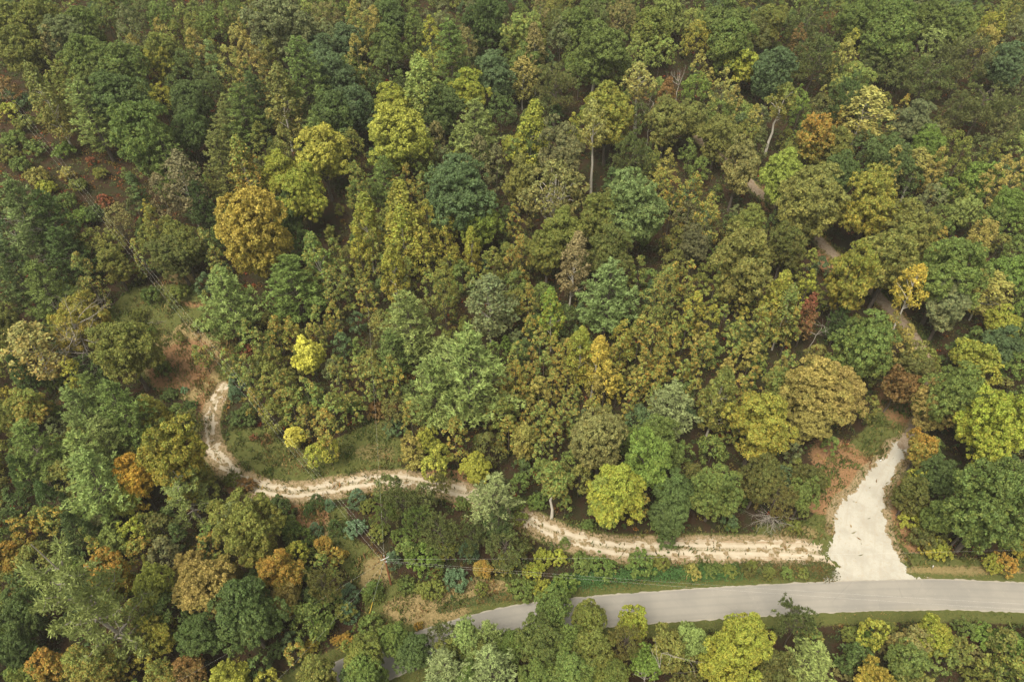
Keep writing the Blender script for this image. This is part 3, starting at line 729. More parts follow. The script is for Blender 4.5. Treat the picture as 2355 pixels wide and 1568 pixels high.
# ---------------------------------------------------------------- lines and areas of the ground (picture points -> world)
def line(pts): return np.array([gpt(*p) for p in pts])


def smooth_line(P, n=6):
    P = np.asarray(P); out = []
    Q = np.concatenate([[2 * P[0] - P[1]], P, [2 * P[-1] - P[-2]]])
    for i in range(1, len(Q) - 2):
        for t in np.linspace(0, 1, n, endpoint=False):
            a, b, c, d = Q[i - 1], Q[i], Q[i + 1], Q[i + 2]
            out.append(.5 * (2 * b + (c - a) * t + (2 * a - 5 * b + 4 * c - d) * t * t + (3 * b - a - 3 * c + d) * t ** 3))
    out.append(Q[-2])
    return np.array(out)


def dist_line(X, Y, P, width=None):
    """distance to a polyline (optionally minus a half width given per vertex)"""
    best = np.full(X.shape, 1e9)
    for i in range(len(P) - 1):
        ax, ay = P[i][:2]; bx, by = P[i + 1][:2]
        dx, dy = bx - ax, by - ay
        t = np.clip(((X - ax) * dx + (Y - ay) * dy) / (dx * dx + dy * dy + 1e-9), 0, 1)
        d = np.hypot(X - ax - t * dx, Y - ay - t * dy)
        if width is not None: d = d - (width[i] * (1 - t) + width[i + 1] * t)
        best = np.minimum(best, d)
    return best


def inside(X, Y, P):
    c = np.zeros(X.shape, bool); n = len(P)
    for i in range(n):
        x0, y0 = P[i]; x1, y1 = P[(i + 1) % n]
        if y0 == y1: continue
        k = ((y0 > Y) != (y1 > Y)) & (X < (x1 - x0) * (Y - y0) / (y1 - y0) + x0)
        c ^= k
    return c


def sd_poly(X, Y, P):
    d = dist_line(X, Y, list(P) + [P[0]])
    return np.where(inside(X, Y, P), -d, d)


_nz = [(rng.normal(size=2) * 1.0, rng.random() * 6.3) for _ in range(48)]


def fnoise(X, Y, wl):
    """cheap smooth noise about -1..1 with the given wavelength in metres"""
    s = np.zeros(np.shape(X))
    for (k, p) in _nz:
        s = s + np.sin((X * k[0] + Y * k[1]) * 2 * math.pi / wl * .8 + p)
    return s / 7.0


ROAD = smooth_line(line([(2900, 1400), (2354, 1373), (2129, 1366), (1862, 1374), (1570, 1391), (1305, 1412), (1150, 1435), (1000, 1478), (890, 1520), (780, 1562), (640, 1640), (520, 1720)]))
TRACK = smooth_line(line([(1930, 1275), (1800, 1266), (1700, 1264), (1569, 1262), (1450, 1264), (1350, 1250), (1265, 1220), (1185, 1182), (1110, 1148), (1030, 1123), (930, 1104), (850, 1106), (760, 1122), (680, 1132), (610, 1124), (560, 1105), (520, 1072), (492, 1032), (481, 985), (490, 935), (512, 892)]))
TW = np.interp(np.arange(len(TRACK)), np.linspace(0, len(TRACK) - 1, 21), [2.6, 2.5, 2.3, 2.2, 2.1, 2.0, 1.8, 1.7, 1.7, 1.7, 1.7, 1.9, 2.1, 2.0, 1.8, 1.6, 1.5, 1.5, 1.4, 1.3, 1.2]) * .93
LANE = smooth_line(line([(2078, 1025), (2125, 945), (2132, 850), (2098, 770), (2040, 705), (1986, 648), (1905, 575), (1845, 515), (1756, 452), (1700, 400), (1640, 350), (1603, 312), (1555, 250)]))
APRON = line([(1886, 1338), (1925, 1300), (1893, 1272), (1889, 1256), (1914, 1243), (1917, 1180), (1934, 1146), (1966, 1128), (1989, 1088), (2027, 1056), (2050, 1020), (2085, 1012), (2088, 1030), (2078, 1056), (2057, 1088), (2035, 1118), (2032, 1177), (2041, 1231), (2056, 1264), (2072, 1294), (2092, 1318), (2130, 1334), (2100, 1340), (1900, 1344)])
CLEAR = [line(p) for p in (
    [(250, 720), (300, 665), (430, 655), (470, 700), (450, 760), (530, 780), (545, 850), (510, 890), (480, 950), (420, 910), (340, 880), (300, 800)],
    [(530, 980), (600, 990), (700, 1040), (800, 1000), (880, 965), (915, 1010), (935, 1060), (850, 1085), (700, 1108), (590, 1095), (535, 1045)],
    [(890, 1335), (1000, 1350), (1180, 1320), (1240, 1370), (1100, 1420), (950, 1470), (850, 1460), (845, 1390)],
    [(800, 1230), (880, 1290), (905, 1350), (850, 1370), (760, 1260), (700, 1230), (685, 1190), (740, 1165), (790, 1170)],
    [(1880, 1160), (2060, 1010), (2110, 890), (2040, 900), (2000, 980), (1900, 1080), (1840, 1140)],
    [(2060, 1030), (2100, 1010), (2100, 1100), (2080, 1170), (2120, 1250), (2200, 1290), (2354, 1290), (2600, 1290), (2600, 1345), (2130, 1335), (2040, 1200)],
    [(1740, 1215), (1860, 1200), (1900, 1160), (1930, 1200), (1900, 1270), (1750, 1262)])]
IVY = smooth_line(line([(1010, 1402), (1110, 1378), (1210, 1366), (1300, 1342), (1400, 1330), (1569, 1322), (1700, 1316), (1850, 1312), (1905, 1318)]))


def openness(X, Y):
    """signed distance to the nearest open ground (negative inside)"""
    d = dist_line(X, Y, ROAD) - 4.6
    d = np.minimum(d, dist_line(X, Y, TRACK, TW) - .9)
    d = np.minimum(d, dist_line(X, Y, LANE) - 1.8)
    d = np.minimum(d, sd_poly(X, Y, APRON) - .5)
    for P in CLEAR: d = np.minimum(d, sd_poly(X, Y, P))
    return d


# ---------------------------------------------------------------- ground
xs = np.unique(np.concatenate([np.linspace(-1200, -240, 33), np.arange(-240, 240.1, .9), np.linspace(240, 1200, 33)]))
ys = np.unique(np.concatenate([np.linspace(-300, 18, 14), np.arange(18, 330, .9), np.linspace(330, 1300, 40)]))
GX, GY = np.meshgrid(xs, ys)
GZ = H(GX, GY)
nx, ny = len(xs), len(ys)
V = np.stack([GX.ravel(), GY.ravel(), GZ.ravel()], 1)
i = (np.arange(ny - 1)[:, None] * nx + np.arange(nx - 1)[None]).ravel()
Q = np.stack([i, i + 1, i + nx + 1, i + nx], 1)
x1, y1 = GX.ravel(), GY.ravel()
near = (np.abs(x1) < 240) & (y1 > 15) & (y1 < 330)
op = np.full(x1.shape, 50.0)
op[near] = openness(x1[near], y1[near])
grass = sstep(2.0, -1.0, op)
dirt = np.zeros(x1.shape)
dirt[near] = np.maximum(sstep(2.1, .0, dist_line(x1[near], y1[near], TRACK, TW)), sstep(2.6, .2, sd_poly(x1[near], y1[near], APRON)))
dirt[near] = np.maximum(dirt[near], sstep(2.8, 1.2, dist_line(x1[near], y1[near], LANE)) * .8)


def blob(px, py, rx, ry, w=1.0):
    c = gpt(px, py)
    a = np.array(gpt(px + rx, py)); b = np.array(gpt(px, py - ry))
    ra = abs(a[0] - c[0]); rb = abs(b[1] - c[1])
    q = ((x1 - c[0]) / ra) ** 2 + ((y1 - c[1]) / rb) ** 2
    return w * sstep(1.5, .4, q)


dry = np.zeros(x1.shape)
for a in [(420, 820, 90, 65), (450, 760, 50, 25), (450, 880, 55, 40), (430, 640, 60, 14), (980, 1400, 110, 40, .75), (860, 1320, 45, 50, .6), (720, 1215, 50, 30, .7), (1100, 1350, 90, 25, .7), (2230, 1310, 200, 16, .6), (860, 1040, 60, 25, .5), (1830, 1225, 60, 25, .6), (1000, 1440, 60, 20, .6)]:
    dry = np.maximum(dry, blob(*a))
for p_ in ((1925, 1322), (2060, 1325), (1925, 1265)):
    c_ = gpt(*p_); dirt *= 1 - sstep(4.5, 2.0, np.hypot((x1 - c_[0]) * .6, y1 - c_[1]))
clay = np.zeros(x1.shape)
for a in [(2000, 1090, 70, 40), (1950, 1130, 55, 30), (1900, 1160, 55, 25), (2075, 1210, 28, 60), (2110, 1250, 35, 18), (1020, 1100, 90, 22), (1065, 1140, 30, 30), (1930, 1060, 70, 60, .7), (2060, 930, 50, 60, .6), (1560, 1238, 330, 10, .9), (720, 1190, 40, 25), (690, 1165, 50, 12), (470, 930, 30, 40, .7), (560, 1120, 50, 20, .7), (440, 700, 60, 10, .6), (420, 840, 80, 65, .8), (1780, 460, 40, 40, .6), (1900, 600, 30, 30, .6)]:
    clay = np.maximum(clay, blob(*a))

m, n, l, bs = new_mat("forest_ground")
pos = geo_pos(n)
n1, n2, n3 = noise(n, l, .35, 4, pos), noise(n, l, 2.2, 5, pos, .7), noise(n, l, 9, 4, pos, .75)
litter = mixc(n, l, ramp(n, l, n1, .4, .62), (.040, .024, .014), (.028, .032, .013))
litter = mixc(n, l, ramp(n, l, n3, .45, .7), litter, (.075, .04, .022))
gr = mixc(n, l, ramp(n, l, n2, .35, .65), (.092, .108, .030), (.125, .125, .038))
gr = mixc(n, l, ramp(n, l, n3, .5, .72), gr, (.052, .058, .020))
dg_ = mixc(n, l, ramp(n, l, n2, .35, .65), (.34, .25, .12), (.21, .165, .07))
dg_ = mixc(n, l, ramp(n, l, n3, .52, .7), dg_, (.12, .09, .035))
cl = mixc(n, l, ramp(n, l, n2, .35, .68), (.31, .175, .085), (.20, .105, .05))
cl = mixc(n, l, ramp(n, l, n3, .5, .72), cl, (.40, .26, .15))
dr = mixc(n, l, ramp(n, l, n2, .4, .62), (.34, .25, .15), (.19, .15, .07))


def blend_mask(name, k=1.1):
    a = attr_n(n, name).outputs["Fac"]
    s = math_n(n, l, 'MULTIPLY_ADD', n2, k, c=-k / 2)
    s = math_n(n, l, 'ADD', a, s)
    return ramp(n, l, s, .38, .62)


c = mixc(n, l, blend_mask("grass", .8), litter, gr)
c = mixc(n, l, blend_mask("dry", .9), c, dg_)
c = mixc(n, l, blend_mask("clay", 1.5), c, cl)
c = mixc(n, l, blend_mask("dirt", 1.3), c, dr)
l.new(c, bs.inputs["Base Color"]); bs.inputs["Roughness"].default_value = 1
bs.inputs["Specular IOR Level"].default_value = .1
bm = n.new("ShaderNodeBump"); bm.inputs["Strength"].default_value = .8; bm.inputs["Distance"].default_value = .25
l.new(n3, bm.inputs["Height"]); l.new(bm.outputs[0], bs.inputs["Normal"])
g = add_obj("ground", mesh_np("ground", V, Q, m, {'grass': grass, 'dirt': dirt, 'dry': dry, 'clay': clay}, smooth=True))
tag(g, kind='structure')


def sheet(name, P, res, fn, zoff, mat, pad=4, attr=None):
    """a thin ground layer cut out cell by cell where fn(x, y) is true: ragged natural edges"""
    x0, y0 = P.min(0) - pad; x1_, y1_ = P.max(0) + pad
    X, Y = np.meshgrid(np.arange(x0, x1_, res), np.arange(y0, y1_, res))
    jx = rng.uniform(-.3, .3, X.shape) * res; jy = rng.uniform(-.3, .3, X.shape) * res
    X = X + jx; Y = Y + jy
    M = fn(X, Y)
    h, w = X.shape
    keep = M[:-1, :-1] & M[1:, :-1] & M[:-1, 1:] & M[1:, 1:]
    ii = (np.arange(h - 1)[:, None] * w + np.arange(w - 1)[None])[keep]
    Q = np.stack([ii, ii + 1, ii + w + 1, ii + w], 1)
    V = np.stack([X.ravel(), Y.ravel(), H(X, Y).ravel() + zoff], 1)
    used, inv = np.unique(Q, return_inverse=True)
    at = None
    if attr: at = {k: f(V[used, 0], V[used, 1]) for k, f in attr.items()}
    o = add_obj(name, mesh_np(name, V[used], inv.reshape(Q.shape), mat, at, smooth=True))
    tag(o, kind='structure')
    return o


# asphalt
m, n, l, bs = new_mat("worn_asphalt")
pos = geo_pos(n)
n1, n2, n3 = noise(n, l, .12, 3, pos), noise(n, l, 1.4, 5, pos, .7), noise(n, l, 14, 3, pos, .8)
c = mixc(n, l, ramp(n, l, n1, .35, .65), (.262, .24, .205), (.218, .203, .178))
c = mixc(n, l, math_n(n, l, 'MULTIPLY', ramp(n, l, n2, .55, .75), .35), c, (.36, .33, .28))
c = mixc(n, l, math_n(n, l, 'MULTIPLY', ramp(n, l, n3, .5, .8), .5), c, (.20, .185, .165))
off = attr_n(n, "across").outputs["Fac"]
wheel = math_n(n, l, 'SINE', math_n(n, l, 'MULTIPLY_ADD', off, 4.35, c=0.0))
c = mixc(n, l, math_n(n, l, 'MULTIPLY', ramp(n, l, wheel, .2, 1.0), .22), c, (.17, .16, .145))
edge = ramp(n, l, math_n(n, l, 'ADD', math_n(n, l, 'ABSOLUTE', off), math_n(n, l, 'MULTIPLY', n2, .5)), 2.9, 3.15)
c = mixc(n, l, math_n(n, l, 'MULTIPLY', edge, .6), c, (.34, .30, .23))
vor = n.new("ShaderNodeTexVoronoi"); vor.feature = 'DISTANCE_TO_EDGE'; vor.inputs["Scale"].default_value = .16
wp = mixc(n, l, .25, pos, n.new("ShaderNodeTexNoise").outputs["Color"]); l.new(pos, vor.inputs["Vector"])
crack = ramp(n, l, vor.outputs["Distance"], .0, .006, 1, 0)
c = mixc(n, l, math_n(n, l, 'MULTIPLY', crack, .16), c, (.07, .065, .06))
l.new(c, bs.inputs["Base Color"]); bs.inputs["Roughness"].default_value = .85
M_ROAD = m


def ribbon(name, P, half, zoff, mat, nacross=9, edge=.08):
    d = unit(np.gradient(P, axis=0)); nrm = np.stack([-d[:, 1], d[:, 0]], 1)
    u = np.linspace(-1, 1, nacross)
    V, A = [], []
    s = np.cumsum(np.r_[0, np.hypot(*np.diff(P, axis=0).T)])
    SS = np.arange(0, s[-1], .6)
    PX = np.stack([np.interp(SS, s, P[:, 0]), np.interp(SS, s, P[:, 1])], 1)
    NX = unit(np.stack([np.interp(SS, s, nrm[:, 0]), np.interp(SS, s, nrm[:, 1])], 1))
    j = rng.normal(size=(len(SS), 2)) * edge
    for k, uu in enumerate(u):
        hw = np.full(len(SS), half * uu)
        if k == 0: hw -= j[:, 0]
        if k == nacross - 1: hw += j[:, 1]
        X = PX + NX * hw[:, None]
        V.append(np.stack([X[:, 0], X[:, 1], H(X[:, 0], X[:, 1]) + zoff + .06 * (1 - uu * uu)], 1)); A.append(hw)
    V = np.stack(V, 1).reshape(-1, 3); A = np.stack(A, 1).ravel()
    N = len(SS)
    i = (np.arange(N - 1)[:, None] * nacross + np.arange(nacross - 1)[None]).ravel()
    Q = np.stack([i, i + nacross, i + nacross + 1, i + 1], 1)
    o = add_obj(name, mesh_np(name, V, Q, mat, {'across': A}, smooth=True))
    tag(o, kind='structure')
    return o


ribbon("road", ROAD, 2.95, .06, M_ROAD)

# gravel apron and lane
m, n, l, bs = new_mat("white_gravel")
pos = geo_pos(n)
n1, n2, n3 = noise(n, l, .25, 4, pos), noise(n, l, 1.6, 5, pos, .7), noise(n, l, 16, 3, pos, .85)
c = mixc(n, l, ramp(n, l, n1, .4, .65), (.43, .405, .345), (.36, .335, .28))
c = mixc(n, l, math_n(n, l, 'MULTIPLY', ramp(n, l, n2, .52, .72), .65), c, (.36, .29, .20))
cx = n.new("ShaderNodeCombineXYZ")
l.new(math_n(n, l, 'MULTIPLY', attr_n(n, "along").outputs["Fac"], .10), cx.inputs[0])
l.new(math_n(n, l, 'MULTIPLY', attr_n(n, "lateral").outputs["Fac"], 1.1), cx.inputs[1])
st = noise(n, l, 1.0, 4, cx.outputs[0], .6)
c = mixc(n, l, math_n(n, l, 'MULTIPLY', ramp(n, l, st, .48, .66), .3), c, (.34, .29, .22))
c = mixc(n, l, math_n(n, l, 'MULTIPLY', ramp(n, l, n3, .48, .66), .6), c, (.29, .255, .20))
l.new(c, bs.inputs["Base Color"]); bs.inputs["Roughness"].default_value = 1
bm = n.new("ShaderNodeBump"); bm.inputs["Strength"].default_value = .6; bm.inputs["Distance"].default_value = .08
l.new(n3, bm.inputs["Height"]); l.new(bm.outputs[0], bs.inputs["Normal"])
M_GRAVEL = m


def lat_along(X, Y, P):
    best = np.full(X.shape, 1e9); lat = np.zeros(X.shape); al = np.zeros(X.shape); s0 = 0
    for i in range(len(P) - 1):
        a, b = P[i], P[i + 1]; L = math.hypot(*(b - a)) + 1e-9; u = (b - a) / L
        t = np.clip((X - a[0]) * u[0] + (Y - a[1]) * u[1], 0, L)
        d = np.hypot(X - a[0] - t * u[0], Y - a[1] - t * u[1]); k = d < best
        best = np.where(k, d, best); lat = np.where(k, (X - a[0]) * -u[1] + (Y - a[1]) * u[0], lat); al = np.where(k, s0 + t, al)
        s0 += L
    return lat, al


def apron_fn(X, Y):
    d = sd_poly(X, Y, APRON)
    base = d + fnoise(X, Y, 2.3) * .40 + fnoise(Y + 40, X, .8) * .10 + rng.normal(size=X.shape) * .12 < 0
    # weeds keep holes open near the corners of the apron and the road edge
    c1 = gpt(1940, 1318); c2 = gpt(2060, 1322); c3 = gpt(1925, 1262)
    r = np.minimum(np.minimum(np.hypot((X - c1[0]) / 2.2, Y - c1[1]), np.hypot((X - c2[0]) / 3.0, Y - c2[1])), np.hypot((X - c3[0]) / 1.5, Y - c3[1]))
    hole = (fnoise(X + 9, Y, 1.0) * .7 + fnoise(Y, X, .45) * .6 + (1.5 - r) * .5 > .95) & (r < 2.0)
    return base & (dist_line(X, Y, ROAD) > 2.6)


MIDL = smooth_line(line([(1975, 1345), (1980, 1250), (1988, 1160), (2030, 1070), (2075, 1015)]))
sheet("gravel_lane_entrance", APRON, .13, apron_fn, .045, M_GRAVEL, attr={'lateral': lambda a, b: lat_along(a, b, MIDL)[0], 'along': lambda a, b: lat_along(a, b, MIDL)[1]})


def lane_fn(X, Y):
    d = dist_line(X, Y, LANE)
    return (d + fnoise(X, Y, 3) * .25 + fnoise(Y, X, .9) * .15 < 1.55)


m, n, l, bs = new_mat("leafy_gravel")
pos = geo_pos(n)
n1, n2, n3 = noise(n, l, .07, 2, pos), noise(n, l, 1.6, 5, pos, .7), noise(n, l, 9, 3, pos, .85)
c = mixc(n, l, ramp(n, l, n2, .4, .65), (.26, .21, .15), (.17, .12, .075))
c = mixc(n, l, math_n(n, l, 'MULTIPLY', ramp(n, l, n3, .48, .62), .8), c, (.17, .10, .055))
l.new(c, bs.inputs["Base Color"]); bs.inputs["Roughness"].default_value = 1
sheet("gravel_lane", LANE, .3, lane_fn, .05, m)

# two-rut dirt track
m, n, l, bs = new_mat("pale_clay_track")
pos = geo_pos(n)
n1, n2, n3 = noise(n, l, .5, 4, pos), noise(n, l, 2.5, 5, pos, .7), noise(n, l, 12, 4, pos, .8)
cx = n.new("ShaderNodeCombineXYZ")
l.new(math_n(n, l, 'MULTIPLY', attr_n(n, "along").outputs["Fac"], .28), cx.inputs[0])
l.new(math_n(n, l, 'MULTIPLY', attr_n(n, "lateral").outputs["Fac"], 2.2), cx.inputs[1])
st = noise(n, l, 1.0, 5, cx.outputs[0], .65)
c = mixc(n, l, ramp(n, l, n1, .38, .62), (.43, .365, .265), (.35, .285, .195))
c = mixc(n, l, math_n(n, l, 'MULTIPLY', ramp(n, l, st, .50, .72), .5), c, (.31, .22, .135))
c = mixc(n, l, math_n(n, l, 'MULTIPLY', ramp(n, l, st, .44, .34), .8), c, (.49, .42, .32))
la = math_n(n, l, 'ABSOLUTE', attr_n(n, "lateral").outputs["Fac"])
la = math_n(n, l, 'ADD', la, math_n(n, l, 'MULTIPLY_ADD', n2, .5, c=-.25))
rut = math_n(n, l, 'MULTIPLY', ramp(n, l, la, .35, .65), ramp(n, l, la, 1.25, .95))
c = mixc(n, l, math_n(n, l, 'MULTIPLY', rut, .6), c, (.47, .405, .31))
weed = math_n(n, l, 'MULTIPLY', ramp(n, l, la, .45, .25), ramp(n, l, n2, .42, .58))
c = mixc(n, l, math_n(n, l, 'MULTIPLY', weed, .75), c, (.15, .125, .05))
edge = math_n(n, l, 'MULTIPLY', ramp(n, l, la, 1.2, 1.6), ramp(n, l, st, .4, .6))
c = mixc(n, l, math_n(n, l, 'MULTIPLY', edge, .6), c, (.26, .16, .08))
c = mixc(n, l, math_n(n, l, 'MULTIPLY', ramp(n, l, n3, .5, .72), .45), c, (.54, .46, .36))
l.new(c, bs.inputs["Base Color"]); bs.inputs["Roughness"].default_value = 1
bm = n.new("ShaderNodeBump"); bm.inputs["Strength"].default_value = .7; bm.inputs["Distance"].default_value = .06
l.new(n3, bm.inputs["Height"]); l.new(bm.outputs[0], bs.inputs["Normal"])


def track_fn(X, Y):
    d = dist_line(X, Y, TRACK, TW)
    mid = dist_line(X, Y, TRACK)
    ok = d + fnoise(X, Y, 3.1) * .45 + fnoise(Y, X + 7, .9) * .2 + rng.normal(size=X.shape) * .12 < 0
    # grass between and beside the wheel ruts
    tuft = (fnoise(X * .6, Y * 1.6, 1.3) + fnoise(Y, X, 6) * .6 > 1.05) & (mid < .5) | (fnoise(X + 31, Y * 1.5, 2.2) > 1.05)
    return ok & ~tuft & (sd_poly(X, Y, APRON) > .1)


sheet("dirt_track", TRACK, .2, track_fn, .03, m, attr={'lateral': lambda a, b: lat_along(a, b, TRACK)[0], 'along': lambda a, b: lat_along(a, b, TRACK)[1]})

# ---------------------------------------------------------------- grass, ground cover, leaf litter (nobody could count it)


def leaf_cloud(name, C, N_, L, W, T, ca, cb, mixv, kind='stuff', label=None, cat=None, bend=.18):
    lv = Leaves(); lv.add(C, N_, L, W, T)
    V, Q, rnd, low = lv.arrays()
    o = add_obj(name, mesh_np(name, V, Q, M_LEAF_V, {'rnd': rnd, 'low': low * 0 + .4, 'leaf_mix': np.repeat(mixv, 4)}, {'leaf_a': np.repeat(ca, 4, 0), 'leaf_b': np.repeat(cb, 4, 0)}))
    tag(o, label, cat, kind=kind)
    return o


# grass on all open ground
NG = 170000
lo_, hi_ = np.array([-110, 30]), np.array([150, 200])
X = rng.uniform(-110, 150, NG * 3); Y = rng.uniform(40, 190, NG * 3)
d = openness(X, Y)
nt_ = dist_line(X, Y, TRACK, TW); na_ = sd_poly(X, Y, APRON); nr_ = dist_line(X, Y, ROAD); nl_ = dist_line(X, Y, LANE)
ok = (d < 1.5 + fnoise(X, Y, 5)) & (nr_ > 3.05 + rng.random(len(X)) * .3) & (nl_ > 1.4)
ntm_ = dist_line(X, Y, TRACK)
pt = np.where(nt_ < .4, np.where(ntm_ < .35, .45, .10), 1.0) * np.where(na_ < .1, np.where(apron_fn(X, Y), .01, .25), 1.0)
dens = np.clip(.55 + fnoise(X, Y, 4) * .6, .08, 1) * pt
ok &= rng.random(len(X)) < dens
X, Y = X[ok], Y[ok]
nr_ = nr_[ok]
hgt = np.where(nr_ < 5.0, .12, .40) * rng.uniform(.6, 1.5, len(X)) * (1 + .5 * np.clip(fnoise(X, Y, 7), -.6, 1))
C = np.stack([X, Y, H(X, Y) + hgt * .8], 1)
T = unit(np.stack([rng.normal(size=len(X)) * .5, rng.normal(size=len(X)) * .5, np.ones(len(X))], 1))
Nn = np.stack([rng.normal(size=len(X)), rng.normal(size=len(X)) - .3, rng.random(len(X)) * .8], 1)
gcol = np.array([(.085, .105, .026), (.12, .12, .038), (.23, .175, .07), (.06, .09, .022), (.17, .10, .04)])
w = np.clip(fnoise(X, Y, 9) * .9 + rng.normal(size=len(X)) * .6, -2, 2)
k = np.digitize(w, [-.6, .1, .8, 1.3])
k = np.array([3, 0, 1, 2, 4])[k]
ca = gcol[k] * 1.3
leaf_cloud("grass", C, Nn, hgt, .035 + hgt * .14, T, ca, ca * np.array([1.3, 1.0, .9]), np.full(len(X), .3), label="rough grass on the clearings and verges", cat="grass")

# forest floor: seedlings, ferns, fallen leaves, brambles between the trees
NU = 21000
X = rng.uniform(-230, 230, NU * 4); Y = rng.uniform(25, 320, NU * 4)
vis = np.abs(X) < (.78 * Y + 62)
X, Y = X[vis], Y[vis]
dd = openness(X, Y)
ok = dd > .4
X, Y, dd = X[ok][:NU * 2], Y[ok][:NU * 2], dd[ok][:NU * 2]
nearf = rng.random(len(X)) < np.interp(Y, [40, 180, 320], [.85, 1, .9])
X, Y, dd = X[nearf], Y[nearf], dd[nearf]
hill = (X < -.35 * Y - 8) & (Y > 120)
R_ = rng.uniform(.4, 1.1, len(X)) * np.interp(dd, [0, 3], [.5, 1]) * np.where(hill, 1.25, 1)
per = 24
ci = np.repeat(np.arange(len(X)), per)
dv = unit(rng.normal(size=(len(ci), 3)) + np.array([0, 0, .6])); dv[:, 2] = np.abs(dv[:, 2])
base = np.stack([X, Y, H(X, Y)], 1)
P = base[ci] + dv * (R_[ci] * rng.uniform(.5, 1.05, len(ci)))[:, None] * np.array([1.15, 1.15, .9])
pal = np.array([(.045, .075, .024), (.06, .085, .024), (.10, .10, .03), (.17, .10, .03), (.20, .065, .025), (.06, .12, .03), (.16, .15, .03), (.055, .05, .022)])
pr = np.array([.36, .26, .12, .04, .03, .09, .05, .05]); prh = np.array([.16, .15, .18, .14, .12, .09, .12, .04])
kk = np.where(hill, rng.choice(8, len(X), p=prh), rng.choice(8, len(X), p=pr))
ca = pal[kk][ci] * 1.15
leaf_cloud("undergrowth", P, dv + rng.normal(size=dv.shape) * .5, .17 * rng.uniform(.6, 1.4, len(ci)), None, None, ca, ca * np.array([1.7, 1.0, .8]), np.full(len(ci), .35), label="low brambles, ferns and seedlings covering the forest floor", cat="undergrowth")

# green vine bank beside the road
s = rng.random(26000) ** 1.0
ki = (s * (len(IVY) - 1.001)).astype(int); tt = (s * (len(IVY) - 1.001)) - ki
B = IVY[ki] * (1 - tt[:, None]) + IVY[ki + 1] * tt[:, None]
wv = np.interp(s, [0, .25, .45, 1], [.55, .8, 1.6, 1.5])
off = rng.normal(size=(len(s), 2)) * wv[:, None] * .55
X, Y = (B + off).T
hh = np.clip(np.interp(s, [0, .3, .5, 1], [.35, .6, 1.1, .9]) * (1 - (np.hypot(off[:, 0], off[:, 1]) / (wv * 1.7)) ** 2) * (1 + .4 * fnoise(X, Y, 2.4)), .06, 3)
P = np.stack([X, Y, H(X, Y) + hh * rng.uniform(.7, 1.05, len(s))], 1)
bright = np.interp(s, [0, .25, .38, .72, .82, 1], [.45, .6, 1, .95, .4, .35])[:, None]
ca = np.array([.058, .125, .032]) * bright + np.array([.09, .085, .025]) * (1 - bright)
leaf_cloud("vine_bank", P, rng.normal(size=P.shape) * .5 + np.array([0, -.2, 1]), .13 * rng.uniform(.6, 1.4, len(s)), None, None, ca, np.where(bright > .8, ca * 1.2, np.array([.2, .09, .03])), np.full(len(s), .2), label="bright green vines sprawling along the bank above the paved road", cat="vines")
# ---------------------------------------------------------------- placing the trees
KH = {'stem': (4.2, 6, 16), 'oak': (3.5, 10, 26), 'oaktall': (4.7, 12, 27), 'oaksmall': (3.7, 4, 18), 'khaki': (3.3, 13, 23), 'fern': (3.1, 9, 18), 'pop': (6.0, 9, 18), 'poptall': (5.8, 12, 26), 'thin': (5., 14, 26),
      'sparse': (4.8, 12, 24), 'pine': (4.1, 10, 28), 'pinetall': (5.4, 13, 29), 'oldpine': (3.2, 10, 26), 'vpine': (3.7, 6, 20), 'cone': (3.6, 5, 17), 'cedar': (2.4, 1.2, 4.5), 'shrub': (1.8, .9, 4.5), 'bush': (1.35, 1.0, 4.5)}
ROUND = {'stem': .3, 'oldpine': .3, 'oak': .40, 'oaktall': .38, 'oaksmall': .38, 'khaki': .38, 'fern': .38, 'shrub': .45, 'bush': .5, 'vpine': .38, 'sparse': .3, 'pop': .18, 'poptall': .18, 'thin': .18, 'pine': .12}
NAME = {'stem': 'bare_stemmed_tree', 'oldpine': 'pine_tree', 'oak': 'broadleaf_tree', 'oaktall': 'broadleaf_tree', 'oaksmall': 'broadleaf_tree', 'khaki': 'broadleaf_tree', 'fern': 'broadleaf_tree', 'pop': 'slender_tree', 'poptall': 'slender_tree', 'thin': 'bare_stemmed_tree',
        'sparse': 'thin_crowned_tree', 'pine': 'pine_tree', 'pinetall': 'pine_tree', 'vpine': 'scrub_pine', 'cone': 'conical_evergreen', 'cedar': 'juniper_bush', 'shrub': 'shrub', 'bush': 'shrub'}
WORD = {'stem': 'white-trunked small tree', 'oldpine': 'open-limbed pine', 'oak': 'round broadleaf tree', 'oaktall': 'upright broadleaf tree', 'oaksmall': 'small broadleaf tree', 'khaki': 'round broadleaf tree', 'fern': 'feathery broadleaf tree', 'pop': 'slender young tree', 'poptall': 'tall slender tree',
        'thin': 'tree on a bare pale trunk', 'sparse': 'thinly leafed tree', 'pine': 'shaggy pine', 'pinetall': 'tall narrow pine', 'vpine': 'fine-needled scrub pine', 'cone': 'conical evergreen', 'cedar': 'juniper bush', 'shrub': 'shrub', 'bush': 'low bush'}
CAT = {'stem': 'tree', 'oldpine': 'pine tree', 'oak': 'tree', 'oaktall': 'tree', 'oaksmall': 'tree', 'khaki': 'tree', 'fern': 'tree', 'pop': 'tree', 'poptall': 'tree', 'thin': 'tree', 'sparse': 'tree', 'pine': 'pine tree', 'pinetall': 'pine tree', 'vpine': 'pine tree', 'cone': 'evergreen tree', 'cedar': 'bush', 'shrub': 'shrub', 'bush': 'shrub'}
GRP = {'tree': 'broadleaf trees of the autumn forest', 'pine tree': 'pines among the broadleaf trees', 'evergreen tree': 'dark conical evergreens in the forest', 'bush': 'juniper bushes on the bank', 'shrub': 'shrubs in the clearings and on the banks'}

